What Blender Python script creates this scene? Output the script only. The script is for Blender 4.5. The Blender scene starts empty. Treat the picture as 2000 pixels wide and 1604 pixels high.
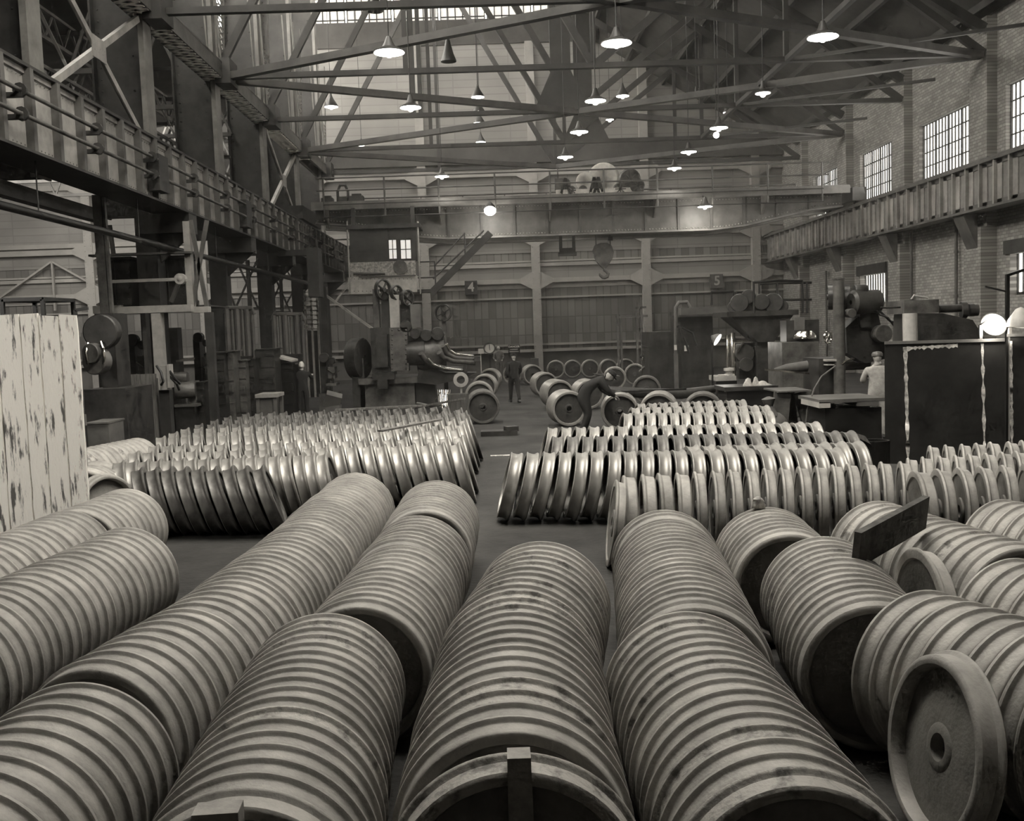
import bpy, bmesh, math, random
from mathutils import Vector, Matrix, Euler
R_ = random.Random(7)
PI = math.pi
scene = bpy.context.scene
COL = scene.collection
EXPOSURE, WORLD, DAYL = 0.0, 10.5, 3.0
HAZE = 0.002

# ---------------------------------------------------------------- camera
CAM_H, F_PX, VPX, VPY, ROLL = 2.6, 2000.0, 965.0, 645.0, 0.035
Yc = Vector((VPX - 1000, 802 - VPY, -F_PX)).normalized()
zc = (-ROLL * Yc[0] + Yc[1]) / (-Yc[2])
Zc = Vector((-ROLL, 1, zc)).normalized()
Xc = Yc.cross(Zc)
W2C = Matrix((Xc, Yc, Zc)).transposed()          # world -> camera axes
cam_data = bpy.data.cameras.new('camera')
cam = bpy.data.objects.new('camera', cam_data)
COL.objects.link(cam)
cam_data.sensor_width = 36.0
cam_data.lens = 36.0
cam_data.clip_end = 300
cam.matrix_world = Matrix.Translation((0, 0, CAM_H)) @ W2C.transposed().to_4x4()
scene.camera = cam

def ray(x, y):
    return W2C.transposed() @ Vector(((x - 1000) / F_PX, (802 - y) / F_PX, -1))
def on_z(x, y, Z):
    d = ray(x, y); return Vector((0, 0, CAM_H)) + d * ((Z - CAM_H) / d.z)
def on_y(x, y, Y):
    d = ray(x, y); return Vector((0, 0, CAM_H)) + d * (Y / d.y)
def on_x(x, y, X):
    d = ray(x, y); return Vector((0, 0, CAM_H)) + d * (X / d.x)

# ---------------------------------------------------------------- view, world, light
vs = scene.view_settings
vs.view_transform = 'Standard'; vs.look = 'None'; vs.gamma = 1.0; vs.exposure = EXPOSURE; vs.use_curve_mapping = False
scene.cycles.use_adaptive_sampling = True; scene.cycles.adaptive_threshold = 0.055; scene.cycles.adaptive_min_samples = 12
scene.cycles.max_bounces = 5; scene.cycles.diffuse_bounces = 3; scene.cycles.glossy_bounces = 2; scene.cycles.volume_bounces = 0
scene.cycles.caustics_reflective = False; scene.cycles.caustics_refractive = False
world = bpy.data.worlds.new('world'); scene.world = world
world.use_nodes = True
wb = world.node_tree.nodes['Background']
wb.inputs[0].default_value = (1.0, 0.95, 0.86, 1)
wb.inputs[1].default_value = WORLD
def area(name, loc, rot, sx, sy, power, spread=PI):
    l = bpy.data.lights.new(name, 'AREA'); l.shape = 'RECTANGLE'; l.size = sx; l.size_y = sy
    l.energy = power; l.color = (1, 0.95, 0.87); l.spread = spread
    o = bpy.data.objects.new(name, l); COL.objects.link(o); o.location = loc; o.rotation_euler = rot
    return o
def point(name, loc, power, r=0.15, down=False):
    l = bpy.data.lights.new(name, 'SPOT' if down else 'POINT')
    if down: l.spot_size = math.radians(146); l.spot_blend = .6
    l.energy = power; l.shadow_soft_size = r; l.color = (1, 0.95, 0.86)
    o = bpy.data.objects.new(name, l); COL.objects.link(o); o.location = loc
    return o
# roof and wall window daylight, plus fills added for yard, fence and left wall
area('monitor_daylight', (-2.0, 50.0, 23.5), (math.radians(35), 0, 0), 11, 5, 1400)
area('fence_fill', (-13.0, 3.0, 6.5), (math.radians(68), 0, math.radians(-32)), 2.5, 2, 62, math.radians(55))  # fill added to brighten the board fence; no window stands there
area('yard_fill', (1.0, 17.0, 15.0), (math.radians(-4), 0, 0), 10, 8, 260)  # overhead fill added above the wheels, no skylight built
area('left_wall_wash', (-22.0, 50.0, 12.2), (math.radians(40), 0, 0), 18, 6, 1900)  # wash added to brighten the far left wall
area('left_aisle_skylight', (-16.0, 34.0, 12.3), (0, math.radians(20), 0), 8, 16, 500)
area('right_window_daylight', (16.2, 40.0, 8.9), (0, math.radians(78), 0), 1.9, 24, 500)

# ---------------------------------------------------------------- materials
TINT = (1.0, 0.965, 0.9)
def mat(name, v, rough=0.6, metal=0.0, noise=0.0, nscale=4.0, bump=0.0, bscale=30.0, dark=None, spec=0.5, stretch=None, thr=None, coord='Object', rnd=0.0):
    m = bpy.data.materials.new(name); m.use_nodes = True
    nt = m.node_tree; b = nt.nodes['Principled BSDF']
    col = tuple(v * t for t in TINT) + (1,)
    b.inputs['Base Color'].default_value = col
    b.inputs['Roughness'].default_value = rough
    b.inputs['Metallic'].default_value = metal
    b.inputs['Specular IOR Level'].default_value = spec
    tc = nt.nodes.new('ShaderNodeTexCoord')
    src = tc.outputs[coord]
    if stretch:
        mp = nt.nodes.new('ShaderNodeMapping'); mp.inputs['Scale'].default_value = stretch
        nt.links.new(src, mp.inputs[0]); src = mp.outputs[0]
    if rnd:
        oi = nt.nodes.new('ShaderNodeObjectInfo'); ml = nt.nodes.new('ShaderNodeMath'); ml.operation = 'MULTIPLY'; ml.inputs[1].default_value = 40.0
        av = nt.nodes.new('ShaderNodeVectorMath'); av.operation = 'ADD'
        nt.links.new(oi.outputs['Random'], ml.inputs[0]); nt.links.new(ml.outputs[0], av.inputs[1]); nt.links.new(src, av.inputs[0]); src = av.outputs[0]
    if noise:
        n = nt.nodes.new('ShaderNodeTexNoise'); n.inputs['Scale'].default_value = nscale
        n.inputs['Detail'].default_value = 5.0; n.inputs['Roughness'].default_value = 0.65
        nt.links.new(src, n.inputs['Vector'])
        r = nt.nodes.new('ShaderNodeValToRGB')
        lo = dark if dark is not None else v * (1 - noise)
        t0, t1 = thr or (0.35, 0.65)
        r.color_ramp.elements[0].position = t0; r.color_ramp.elements[1].position = t1
        r.color_ramp.elements[0].color = tuple(lo * t for t in TINT) + (1,)
        r.color_ramp.elements[1].color = tuple(min(1, v * (1 + noise * 0.5)) * t for t in TINT) + (1,)
        nt.links.new(n.outputs[0], r.inputs[0])
        if rnd:
            hs = nt.nodes.new('ShaderNodeHueSaturation'); mr = nt.nodes.new('ShaderNodeMapRange')
            mr.inputs['To Min'].default_value = 1 - rnd; mr.inputs['To Max'].default_value = 1 + rnd
            nt.links.new(oi.outputs['Random'], mr.inputs['Value']); nt.links.new(mr.outputs[0], hs.inputs['Value']); nt.links.new(r.outputs[0], hs.inputs['Color']); nt.links.new(hs.outputs[0], b.inputs['Base Color'])
        else: nt.links.new(r.outputs[0], b.inputs['Base Color'])
    if bump:
        n2 = nt.nodes.new('ShaderNodeTexNoise'); n2.inputs['Scale'].default_value = bscale; n2.inputs['Detail'].default_value = 4
        nt.links.new(src, n2.inputs['Vector'])
        bp = nt.nodes.new('ShaderNodeBump'); bp.inputs['Strength'].default_value = bump; bp.inputs['Distance'].default_value = 0.02
        nt.links.new(n2.outputs[0], bp.inputs['Height']); nt.links.new(bp.outputs[0], b.inputs['Normal'])
    return m
def emis(name, v, s):
    m = bpy.data.materials.new(name); m.use_nodes = True
    nt = m.node_tree; b = nt.nodes['Principled BSDF']
    b.inputs['Base Color'].default_value = (v, v * .96, v * .9, 1)
    b.inputs['Emission Color'].default_value = (1, .965, .89, 1); b.inputs['Emission Strength'].default_value = s
    return m
def grid_mat(name, v_pane, v_bar, w, h, bar=0.06, var=0.25, axes='XZ', rough=0.5, emit=0.0, offset=0.0):
    """panes or bricks laid out by a brick texture in object space"""
    m = bpy.data.materials.new(name); m.use_nodes = True
    nt = m.node_tree; b = nt.nodes['Principled BSDF']
    tc = nt.nodes.new('ShaderNodeTexCoord'); sep = nt.nodes.new('ShaderNodeSeparateXYZ'); cmb = nt.nodes.new('ShaderNodeCombineXYZ')
    nt.links.new(tc.outputs['Object'], sep.inputs[0])
    nt.links.new(sep.outputs['XYZ'.index(axes[0])], cmb.inputs[0]); nt.links.new(sep.outputs['XYZ'.index(axes[1])], cmb.inputs[1])
    br = nt.nodes.new('ShaderNodeTexBrick'); nt.links.new(cmb.outputs[0], br.inputs['Vector'])
    br.offset = offset; br.squash = 1.0
    br.inputs['Scale'].default_value = 1.0
    br.inputs['Brick Width'].default_value = w; br.inputs['Row Height'].default_value = h
    br.inputs['Mortar Size'].default_value = bar; br.inputs['Mortar Smooth'].default_value = 0.1
    c = lambda v: tuple(v * t for t in TINT) + (1,)
    br.inputs['Color1'].default_value = c(v_pane * (1 - var)); br.inputs['Color2'].default_value = c(v_pane * (1 + var))
    br.inputs['Mortar'].default_value = c(v_bar)
    ns = nt.nodes.new('ShaderNodeTexNoise'); ns.inputs['Scale'].default_value = 0.35; ns.inputs['Detail'].default_value = 6
    nt.links.new(tc.outputs['Object'], ns.inputs['Vector'])
    mx = nt.nodes.new('ShaderNodeMix'); mx.data_type = 'RGBA'; mx.blend_type = 'MULTIPLY'; mx.inputs[0].default_value = 0.55
    nt.links.new(br.outputs['Color'], mx.inputs[6])
    rp = nt.nodes.new('ShaderNodeValToRGB'); rp.color_ramp.elements[0].position = .3; rp.color_ramp.elements[1].position = .7
    rp.color_ramp.elements[0].color = (.45, .45, .45, 1)
    nt.links.new(ns.outputs[0], rp.inputs[0]); nt.links.new(rp.outputs[0], mx.inputs[7])
    nt.links.new(mx.outputs[2], b.inputs['Base Color'])
    b.inputs['Roughness'].default_value = rough
    if emit:
        nt.links.new(mx.outputs[2], b.inputs['Emission Color']); b.inputs['Emission Strength'].default_value = emit
    return m

M = {}
M['rough'] = mat('rough_cast_steel', 0.42, 0.6, 0.15, 0.3, 3.5, 0.2, 45, spec=0.35, rnd=0.12)
M['rough_dark'] = mat('stained_cast_steel', 0.40, 0.6, 0.15, 0.3, 9.0, 0.3, 45, dark=0.16, spec=0.35, thr=(0.34, 0.5), rnd=0.12)
M['rough_web'] = mat('rough_wheel_web', 0.26, 0.7, 0.1, 0.3, 3.5, 0.2, 45, spec=0.3)  # darker than the rim to deepen the shade in the recess
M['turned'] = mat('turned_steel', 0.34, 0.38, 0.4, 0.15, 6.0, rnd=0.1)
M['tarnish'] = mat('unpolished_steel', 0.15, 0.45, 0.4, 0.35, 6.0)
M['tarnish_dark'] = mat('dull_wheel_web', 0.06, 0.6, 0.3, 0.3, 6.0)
M['steel'] = mat('painted_steelwork', 0.12, 0.55, 0.0, 0.4, 1.5)
M['steel_dark'] = mat('sooty_steelwork', 0.045, 0.6, 0.0, 0.5, 1.5)
M['steel_light'] = mat('pale_painted_steelwork', 0.42, 0.5, 0.0, 0.35, 1.5)
M['web_paint'] = mat('pale_web_paint', 0.36, 0.5, 0.0, 0.4, 1.2)
M['bridge'] = mat('crane_bridge_paint', 0.15, 0.5, 0.0, 0.4, 1.2)
M['girder'] = mat('girder_paint', 0.24, 0.45, 0.0, 0.4, 1.2)
M['brace'] = mat('bracing_steel', 0.085, 0.6, 0.0, 0.4, 1.0)  # kept dark in place of the shade on backlit braces
M['truss'] = mat('truss_steel', 0.045, 0.6, 0.0, 0.4, 1.0)  # darker than the other steelwork to stand in for backlit shade
M['machine'] = mat('oily_machine_iron', 0.05, 0.4, 0.2, 0.6, 2.0, 0.1, 20)
M['machine_mid'] = mat('worn_machine_iron', 0.12, 0.45, 0.2, 0.6, 2.5, 0.1, 20)
M['chrome'] = mat('bright_machined_metal', 0.7, 0.18, 1.0, 0.2, 6.0)
M['black'] = mat('black_paint', 0.02, 0.35, 0.0, 0.5, 2.0)
M['floor'] = mat('earth_floor', 0.045, 0.85, 0.0, 0.55, 0.8, 0.4, 14.0)
M['pale_wall'] = mat('pale_siding', 0.40, 0.8, 0.0, 0.25, 0.25)
M['band'] = mat('wall_steel_paint', 0.42, 0.7, 0.0, 0.2, 0.7)
M['dado'] = mat('wall_dado', 0.16, 0.8, 0.0, 0.3, 0.6)
M['roof'] = mat('sooty_roof', 0.09, 0.9, 0.0, 0.4, 0.4)
M['wood'] = mat('old_board', 0.17, 0.8, 0.0, 0.5, 3.0, 0.2, 20, stretch=(6, 6, 0.6))
M['block_wood'] = mat('sawn_wood', 0.38, 0.8, 0.0, 0.4, 5.0, 0.2, 30)
M['dark_wood'] = mat('dirty_plank', 0.09, 0.8, 0.0, 0.5, 8.0, 0.2, 30)
M['white'] = mat('white_paint', 0.62, 0.7, 0.0, 0.25, 3.0)
M['bone'] = mat('chipped_white_paint', 0.5, 0.7, 0.0, 0.6, 12.0)
M['dial'] = mat('white_enamel_and_lit_lacing', 0.95, 0.5)  # also whitens the chord lacing in place of light
M['drum'] = mat('crane_drum_paint', 0.8, 0.55, 0.0, 0.3, 2.0)
M['skin'] = mat('skin', 0.36, 0.6)
M['hair'] = mat('white_hair', 0.6, 0.9)
M['coat'] = mat('dark_work_clothes', 0.018, 0.9)
M['shirt'] = mat('light_shirt', 0.38, 0.9, 0.0, 0.3, 8.0)
M['greyshirt'] = mat('grey_shirt', 0.13, 0.9, 0.0, 0.3, 8.0)
M['cloth'] = mat('rag_cloth', 0.5, 0.95, 0.0, 0.3, 20)
M['lamp'] = emis('lamp_glow', 1.0, 9.0)
M['lamp_hot'] = emis('bare_lamp_glow', 1.0, 30.0)
M['daylight'] = emis('window_daylight', 0.8, DAYL)
M['pane_glow_dim'] = emis('dim_pane_glow', 0.8, 0.6)  # monitor windows, and cab panes that are no light source
M['shade'] = mat('lamp_shade_enamel', 0.05, 0.4)
M['far_panes'] = grid_mat('painted_panes', 0.22, 0.14, 0.42, 1.0, 0.03, 0.3)
M['far_siding'] = grid_mat('far_siding', 0.34, 0.27, 3.2, 0.42, 0.03, 0.06)
M['brick'] = grid_mat('limewashed_brick', 0.36, 0.20, 0.26, 0.11, 0.012, 0.25, axes='YZ', rough=0.9, offset=0.5)
def fence_material():
    m = mat('peeling_white_boards', 0.8, 0.85, 0.0, 0.5, 2.6, 0.5, 18, dark=0.14, stretch=(6, 6, 0.8), thr=(0.37, 0.45), rnd=.06)
    return m
M['fence'] = fence_material()

# ---------------------------------------------------------------- mesh builder
class MB:
    def __init__(s): s.v = []; s.f = []; s.sm = []
    def add(s, vs, fs, smooth=False):
        n = len(s.v); s.v += [tuple(v) for v in vs]
        for f in fs: s.f.append(tuple(i + n for i in f)); s.sm.append(smooth)
        return s
    def box(s, c, size, rot=None):
        c = Vector(c); hx, hy, hz = size[0] / 2, size[1] / 2, size[2] / 2
        vs = [Vector((x, y, z)) for x in (-hx, hx) for y in (-hy, hy) for z in (-hz, hz)]
        if rot is not None:
            if not isinstance(rot, Matrix): rot = Euler(rot).to_matrix()
            vs = [rot @ v for v in vs]
        return s.add([v + c for v in vs], [(0, 1, 3, 2), (4, 6, 7, 5), (0, 4, 5, 1), (2, 3, 7, 6), (0, 2, 6, 4), (1, 5, 7, 3)])
    def bb(s, x0, x1, y0, y1, z0, z1):
        return s.box(((x0 + x1) / 2, (y0 + y1) / 2, (z0 + z1) / 2), (abs(x1 - x0), abs(y1 - y0), abs(z1 - z0)))
    def bar(s, p, q, w, h, up=(0, 0, 1)):
        p = Vector(p); q = Vector(q); d = q - p; L = d.length
        if L < 1e-6: return s
        d.normalize(); up = Vector(up)
        if abs(d.dot(up)) > 0.97: up = Vector((0, 1, 0)) if abs(d.y) < .9 else Vector((1, 0, 0))
        sx = d.cross(up).normalized(); sz = sx.cross(d)
        return s.box((p + q) / 2, (w, L, h), Matrix((sx, d, sz)).transposed())
    def angle(s, p, q, w, t=0.03, up=(0, 0, 1)):
        """steel angle: two thin plates"""
        p = Vector(p); q = Vector(q); d = (q - p).normalized(); up = Vector(up)
        if abs(d.dot(up)) > 0.97: up = Vector((0, 1, 0))
        sx = d.cross(up).normalized(); sz = sx.cross(d)
        s.bar(p, q, w, t, up); o = sx * (w / 2 - t / 2) + sz * (w / 2 - t/2); s.bar(p + o, q + o, t, w, up); return s
    def ring_pts(s, c, ax, r, n, ph=0.0):
        ax = Vector(ax).normalized(); u = ax.orthogonal().normalized(); v = ax.cross(u)
        return [Vector(c) + (u * math.cos(ph + 2 * PI * i / n) + v * math.sin(ph + 2 * PI * i / n)) * r for i in range(n)]
    def tube(s, p, q, r, r2=None, n=12, caps=True):
        p = Vector(p); q = Vector(q); ax = q - p
        if r2 is None: r2 = r
        a = s.ring_pts(p, ax, r, n); b = s.ring_pts(q, ax, r2, n); N = len(s.v)
        s.add(a + b, [(i, (i + 1) % n, n + (i + 1) % n, n + i) for i in range(n)], True)
        if caps: s.add(a, [tuple(range(n))[::-1]]); s.add(b, [tuple(range(n))])
        return s
    def path(s, pts, r, n=8):
        pts = [Vector(p) for p in pts]; rings = []
        prev = None
        for i, p in enumerate(pts):
            d = (pts[min(i + 1, len(pts) - 1)] - pts[max(i - 1, 0)]).normalized()
            u = d.orthogonal().normalized() if prev is None else (prev - d * prev.dot(d)).normalized()
            prev = u; v = d.cross(u); rr = r[i] if isinstance(r, (list, tuple)) else r
            rings.append([p + (u * math.cos(2 * PI * k / n) + v * math.sin(2 * PI * k / n)) * rr for k in range(n)])
        vs = [v for rg in rings for v in rg]; fs = []
        for i in range(len(pts) - 1):
            for k in range(n): fs.append((i * n + k, i * n + (k + 1) % n, (i + 1) * n + (k + 1) % n, (i + 1) * n + k))
        fs.append(tuple(range(n))[::-1]); fs.append(tuple((len(pts) - 1) * n + k for k in range(n)))
        return s.add(vs, fs, True)
    def lathe(s, prof, c, ax, n=32, closed=False, smooth=True):
        """prof: (along axis, radius)"""
        ax = Vector(ax).normalized(); u = ax.orthogonal().normalized(); v = ax.cross(u); c = Vector(c)
        vs = []
        for a, r in prof:
            for k in range(n):
                t = 2 * PI * k / n; vs.append(c + ax * a + (u * math.cos(t) + v * math.sin(t)) * r)
        fs = []; m = len(prof)
        for i in range(m if closed else m - 1):
            j = (i + 1) % m
            for k in range(n): fs.append((i * n + k, j * n + k, j * n + (k + 1) % n, i * n + (k + 1) % n))
        return s.add(vs, fs, smooth)
    def sphere(s, c, r, sc=(1, 1, 1), n=12, m=8):
        c = Vector(c); vs = []; fs = []
        for i in range(m + 1):
            ph = PI * i / m
            for k in range(n):
                t = 2 * PI * k / n
                vs.append(c + Vector((math.sin(ph) * math.cos(t) * sc[0], math.sin(ph) * math.sin(t) * sc[1], math.cos(ph) * sc[2])) * r)
        for i in range(m):
            for k in range(n): fs.append((i * n + k, (i + 1) * n + k, (i + 1) * n + (k + 1) % n, i * n + (k + 1) % n))
        return s.add(vs, fs, True)
    def rivet(s, c, nrm, r=0.03):
        c = Vector(c); nrm = Vector(nrm).normalized(); ring = s.ring_pts(c, nrm, r, 5)
        return s.add(ring + [c + nrm * r * 0.8], [(i, (i + 1) % 5, 5) for i in range(5)], True)
    def prism(s, pts, ax, depth):
        """pts: planar outline (Vectors); extruded along ax by depth"""
        ax = Vector(ax) * depth; n = len(pts); a = [Vector(p) for p in pts]; b = [p + ax for p in a]
        s.add(a + b, [tuple(range(n))[::-1], tuple(range(n, 2 * n))] + [(i, (i + 1) % n, n + (i + 1) % n, n + i) for i in range(n)])
        return s
    def mesh(s, name, m, off=(0, 0, 0), fix=True):
        me = bpy.data.meshes.new(name)
        off = Vector(off)
        me.from_pydata([Vector(v) - off for v in s.v], [], s.f)
        me.polygons.foreach_set('use_smooth', s.sm)
        for mm in (m if isinstance(m, (list, tuple)) else [m]): me.materials.append(mm)
        if fix:
            bm = bmesh.new(); bm.from_mesh(me); bmesh.ops.remove_doubles(bm, verts=bm.verts, dist=1e-5)
            bmesh.ops.recalc_face_normals(bm, faces=bm.faces); bm.to_mesh(me); bm.free()
        me.set_sharp_from_angle(angle=math.radians(38))
        me.update()
        return me
OFF = {}
# offsets are tracked in a dictionary, world position of a thing's origin
def _build(s, name, m, parent=None, label=None):
    if parent is None:
        xs = [v[0] for v in s.v]; ys = [v[1] for v in s.v]; zs = [v[2] for v in s.v]
        ctr = Vector(((min(xs) + max(xs)) / 2, (min(ys) + max(ys)) / 2, min(zs)))
    else: ctr = OFF[parent.name]
    me = s.mesh(name, m, ctr)
    o = bpy.data.objects.new(name, me); COL.objects.link(o)
    if parent is None: o.location = ctr
    else: o.parent = parent
    OFF[o.name] = ctr
    if label: o['label'] = label
    return o
MB.build = _build
def thing(name, label, cat, loc, group=None):
    o = bpy.data.objects.new(name, None); COL.objects.link(o); o.location = loc; o.empty_display_size = .2
    OFF[o.name] = Vector(loc); o['label'] = label; o['category'] = cat
    if group: o['group'] = group
    return o
def tag(o, label, cat, group=None, kind=None):
    o['label'] = label; o['category'] = cat
    if group: o['group'] = group
    if kind: o['kind'] = kind
    return o
def struct(o): o['kind'] = 'structure'; return o
# ================================================================ building
FAR, XL, XR = 60.0, -8.0, 16.0
ZB, ZT = 6.0, 7.42           # crane runway girders: bottom, top
ZC, XCL = 11.2, -8.85        # truss bottom chord height, left chord line
TY = [20.8, 27.7, 34.6, 41.5, 48.4, 55.3]     # column and truss stations

b = MB(); b.bb(-34, 17.4, -3, 61, -0.2, 0); struct(b.build('floor', M['floor']))
b = MB(); b.bb(-34, 17.4, -3.2, -3, 0, 16); struct(b.build('wall_front', M['brick']))  # unseen wall, put in to stop sky light from behind the camera
b = MB(); b.bb(-34.2, -34, -3, 61, 0, 16); struct(b.build('wall_left', M['dado']))  # unseen wall, put in to block low sky light from the left
b = MB(); b.bb(-34, -4, -3.2, 16.2, 13, 13.3); b.bb(6, 17.4, -3.2, 16.2, 13, 13.3); b.bb(-4, 6, -3.2, 6.5, 13, 13.3); o = struct(b.build('ceiling_yard_mask', M['roof']))  # unseen roof, opening shaped to light the wheels from overhead
b = MB(); b.bb(-34, 17.4, 16.0, 16.2, 13, 20.5); struct(b.build('ceiling_upstand', M['roof']))
b = MB(); b.bb(-4.2, -4, 6.5, 16, 13, 14.5); b.bb(6, 6.2, 6.5, 16, 13, 14.5); struct(b.build('ceiling_curb', M['roof']))

# far wall: dado, painted glazing, beams, riveted columns, siding and gable
b = MB(); b.bb(-34, 17.5, FAR, FAR + .3, 0, 1.25); struct(b.build('wall_back', M['dado']))
b = MB(); b.bb(-34, 17.5, FAR, FAR + .3, 1.25, 7.7); o = struct(b.build('wall_back', M['far_panes'])); o.name = 'wall_back_panes'
b = MB(); b.bb(-34, 17.5, FAR, FAR + .3, 7.7, 18.9); o = struct(b.build('wall_back_siding', M['far_siding']))
b = MB(); b.bb(-34, 17.5, FAR - .1, FAR + .3, 18.9, 20.3); struct(b.build('wall_back_header', M['roof']))
b = MB()
for z, h, d in ((1.25, .16, .25), (1.62, .12, .18), (4.35, .10, .14), (5.25, .26, .3), (4.95, .5, .06), (6.2, .2, .2), (6.45, .1, .12), (7.75, .3, .35), (8.15, .25, .2), (11.4, .3, .3)):
    b.bb(-34, 17.3, FAR - d, FAR + .05, z, z + h)
struct(b.build('trim_1', M['band']))
b = MB(); b.bb(-34, 17.3, FAR - .05, FAR + .02, 5.5, 6.2); b.bb(-34, 17.3, FAR - .05, FAR + .02, 7.0, 7.75); struct(b.build('trim_2', M['far_siding']))
b = MB(); b.bb(-34, 17.3, FAR - .5, FAR + .02, 12.1, 13.3); struct(b.build('trim_60', M['roof']))
k = 0
for i in range(-5, 4):
    x = 2.55 + 6.4 * i
    if x > 16.5: continue
    b = MB(); b.bb(x - .24, x + .24, FAR - .45, FAR + .02, 0, 18.9)
    for z in (5.38, 7.9, 11.5):
        for s in (-1, 1):
            b.prism([Vector((x + s * .24, FAR - .4, z - .5)), Vector((x + s * .24, FAR - .4, z + .5)), Vector((x + s * .95, FAR - .4, z + .13)), Vector((x + s * .95, FAR - .4, z - .13))], (0, 1, 0), .1)
    zz = 1.3
    while zz < 11:
        for dx in (-.17, .17): b.rivet((x + dx, FAR - .45, zz), (0, -1, 0), .035)
        zz += .3
    k += 1; o = struct(b.build('trim_%d' % (k + 2), M['band']))
for j, (xa, xb) in enumerate(((-28.8, -25.1), (-22.1, -25.1), (-28.8, -25.1))):
    b = MB()
    if j == 0: b.bar((-28.5, FAR - .3, 5.3), (-25.2, FAR - .3, 7.4), .1, .22, (0, -1, 0)); b.bar((-25.2, FAR - .3, 7.4), (-21.8, FAR - .3, 5.3), .1, .22, (0, -1, 0)); b.bar((-25.2, FAR - .3, 4.6), (-25.2, FAR - .3, 7.4), .1, .2, (0, -1, 0)); tag(b.build('wall_brace', M['band']), 'pale riveted brace of three arms on the far wall above the board fence', 'brace')
# monitor windows at the head of the far wall
for j in range(7):
    x0 = -13.0 + j * 2.65
    b = MB(); b.bb(x0, x0 + 2.5, FAR - .02, FAR, 20.3, 23.6); o = struct(b.build('window_%d' % (10 + j), M['pane_glow_dim']))
    c = MB()
    for q in range(7): c.bb(x0 + q * 2.5 / 6 - .03, x0 + q * 2.5 / 6 + .03, FAR - .08, FAR - .02, 20.3, 23.6)
    for q in range(4): c.bb(x0, x0 + 2.5, FAR - .08, FAR - .02, 20.45 + q * .6 - .03, 20.45 + q * .6 + .03)
    c.build('window_bars', M['steel_dark'], o)

# right wall with upper windows, lower windows, pilasters
WX = 17.0
bays = [(29.45, 33.9), (36.35, 40.75), (43.3, 47.3), (50.2, 54.2)]
zl, zh = 7.85, 10.0
b = MB(); b.bb(WX, WX + .4, -3, FAR + .3, 0, 3.15)                      # below the low windows
b.bb(WX, WX + .4, -3, FAR + .3, 4.5, zl); b.bb(WX, WX + .4, -3, FAR + .3, zh, 12.6)
low = [(29.9, 33.6), (44.4, 47.4)]
ys = [-3] + [v for w in low for v in w] + [FAR + .3]
for i in range(0, len(ys), 2): b.bb(WX, WX + .4, ys[i], ys[i + 1], 3.15, 4.5)
ys = [-3, 22.6, 27.0] + [v for w in bays for v in w] + [FAR + .3]
for i in range(0, len(ys), 2):
    if i + 1 < len(ys): b.bb(WX, WX + .4, ys[i], ys[i + 1], zl, zh)
struct(b.build('wall_right', M['brick']))
for j, (y0, y1) in enumerate([(22.6, 27.0)] + bays):
    g = MB(); g.bb(WX + .22, WX + .25, y0, y1, zl, zh); w = struct(g.build('window_%d' % (j + 1), M['daylight']))
    c = MB(); n = 16
    for q in range(n + 1):
        t = .016 if q % 4 else .09; yy = y0 + (y1 - y0) * q / n; c.bb(WX + .16, WX + .22, yy - t / 2, yy + t / 2, zl, zh)
    for q in range(5):
        zz = zl + (zh - zl) * q / 4; c.bb(WX + .16, WX + .22, y0, y1, zz - .018, zz + .018)
    c.build('window_bars', M['steel_dark'], w)
for j, (y0, y1) in enumerate(low):
    g = MB(); g.bb(WX + .3, WX + .33, y0, y1, 3.15, 4.5); w = struct(g.build('window_%d' % (j + 6), M['daylight']))
    c = MB()
    for q in range(11):
        yy = y0 + (y1 - y0) * q / 10; c.bb(WX + .24, WX + .3, yy - .03, yy + .03, 3.15, 4.5)
    c.bb(WX + .24, WX + .3, y0, y1, 3.15, 3.25)
    c.build('window_bars', M['steel_dark'], w)
    c = MB(); c.bb(WX - .08, WX + .05, y0 - .3, y1 + .3, 4.5, 4.95); c.bb(WX - .04, WX + .05, y0 - .5, y0 - .25, 2.9, 4.95); struct(c.build('trim_%d' % (20 + j), M['steel_dark']))
pil = [21.5, 28.2, 35.1, 42.0, 48.75, 55.6]
for j, y in enumerate(pil):
    b = MB(); b.bb(WX - .55, WX, y - .62, y + .62, 0, ZB - .5); b.bb(WX - .35, WX, y - .62, y + .62, ZB - .5, 12.4)
    struct(b.build('trim_%d' % (30 + j), M['brick']))
for j, (y, r) in enumerate(((29.0, .07), (35.9, .05), (37.2, .06), (41.2, .05), (51.8, .05), (27.6, .06))):
    b = MB(); b.tube((WX - .15, y, .0), (WX - .15, y, ZB - .1 if j < 4 else 5), r); 
    for z in (1.5, 3.2, 4.8): b.tube((WX - .15, y, z), (WX - .15, y, z + .1), r * 1.4)
    tag(b.build('wall_pipe', M['steel']), ['vertical pipe on the right brick wall beside the nearest low window', 'thin vertical pipe on the right brick wall just past a pilaster', 'dark vertical pipe down the pale brick bay between the low windows', 'thin vertical pipe on the brick wall before the small low window', 'far vertical pipe on the right wall near its end', 'vertical pipe nearest the camera on the right brick wall'][j], 'pipe')

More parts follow.
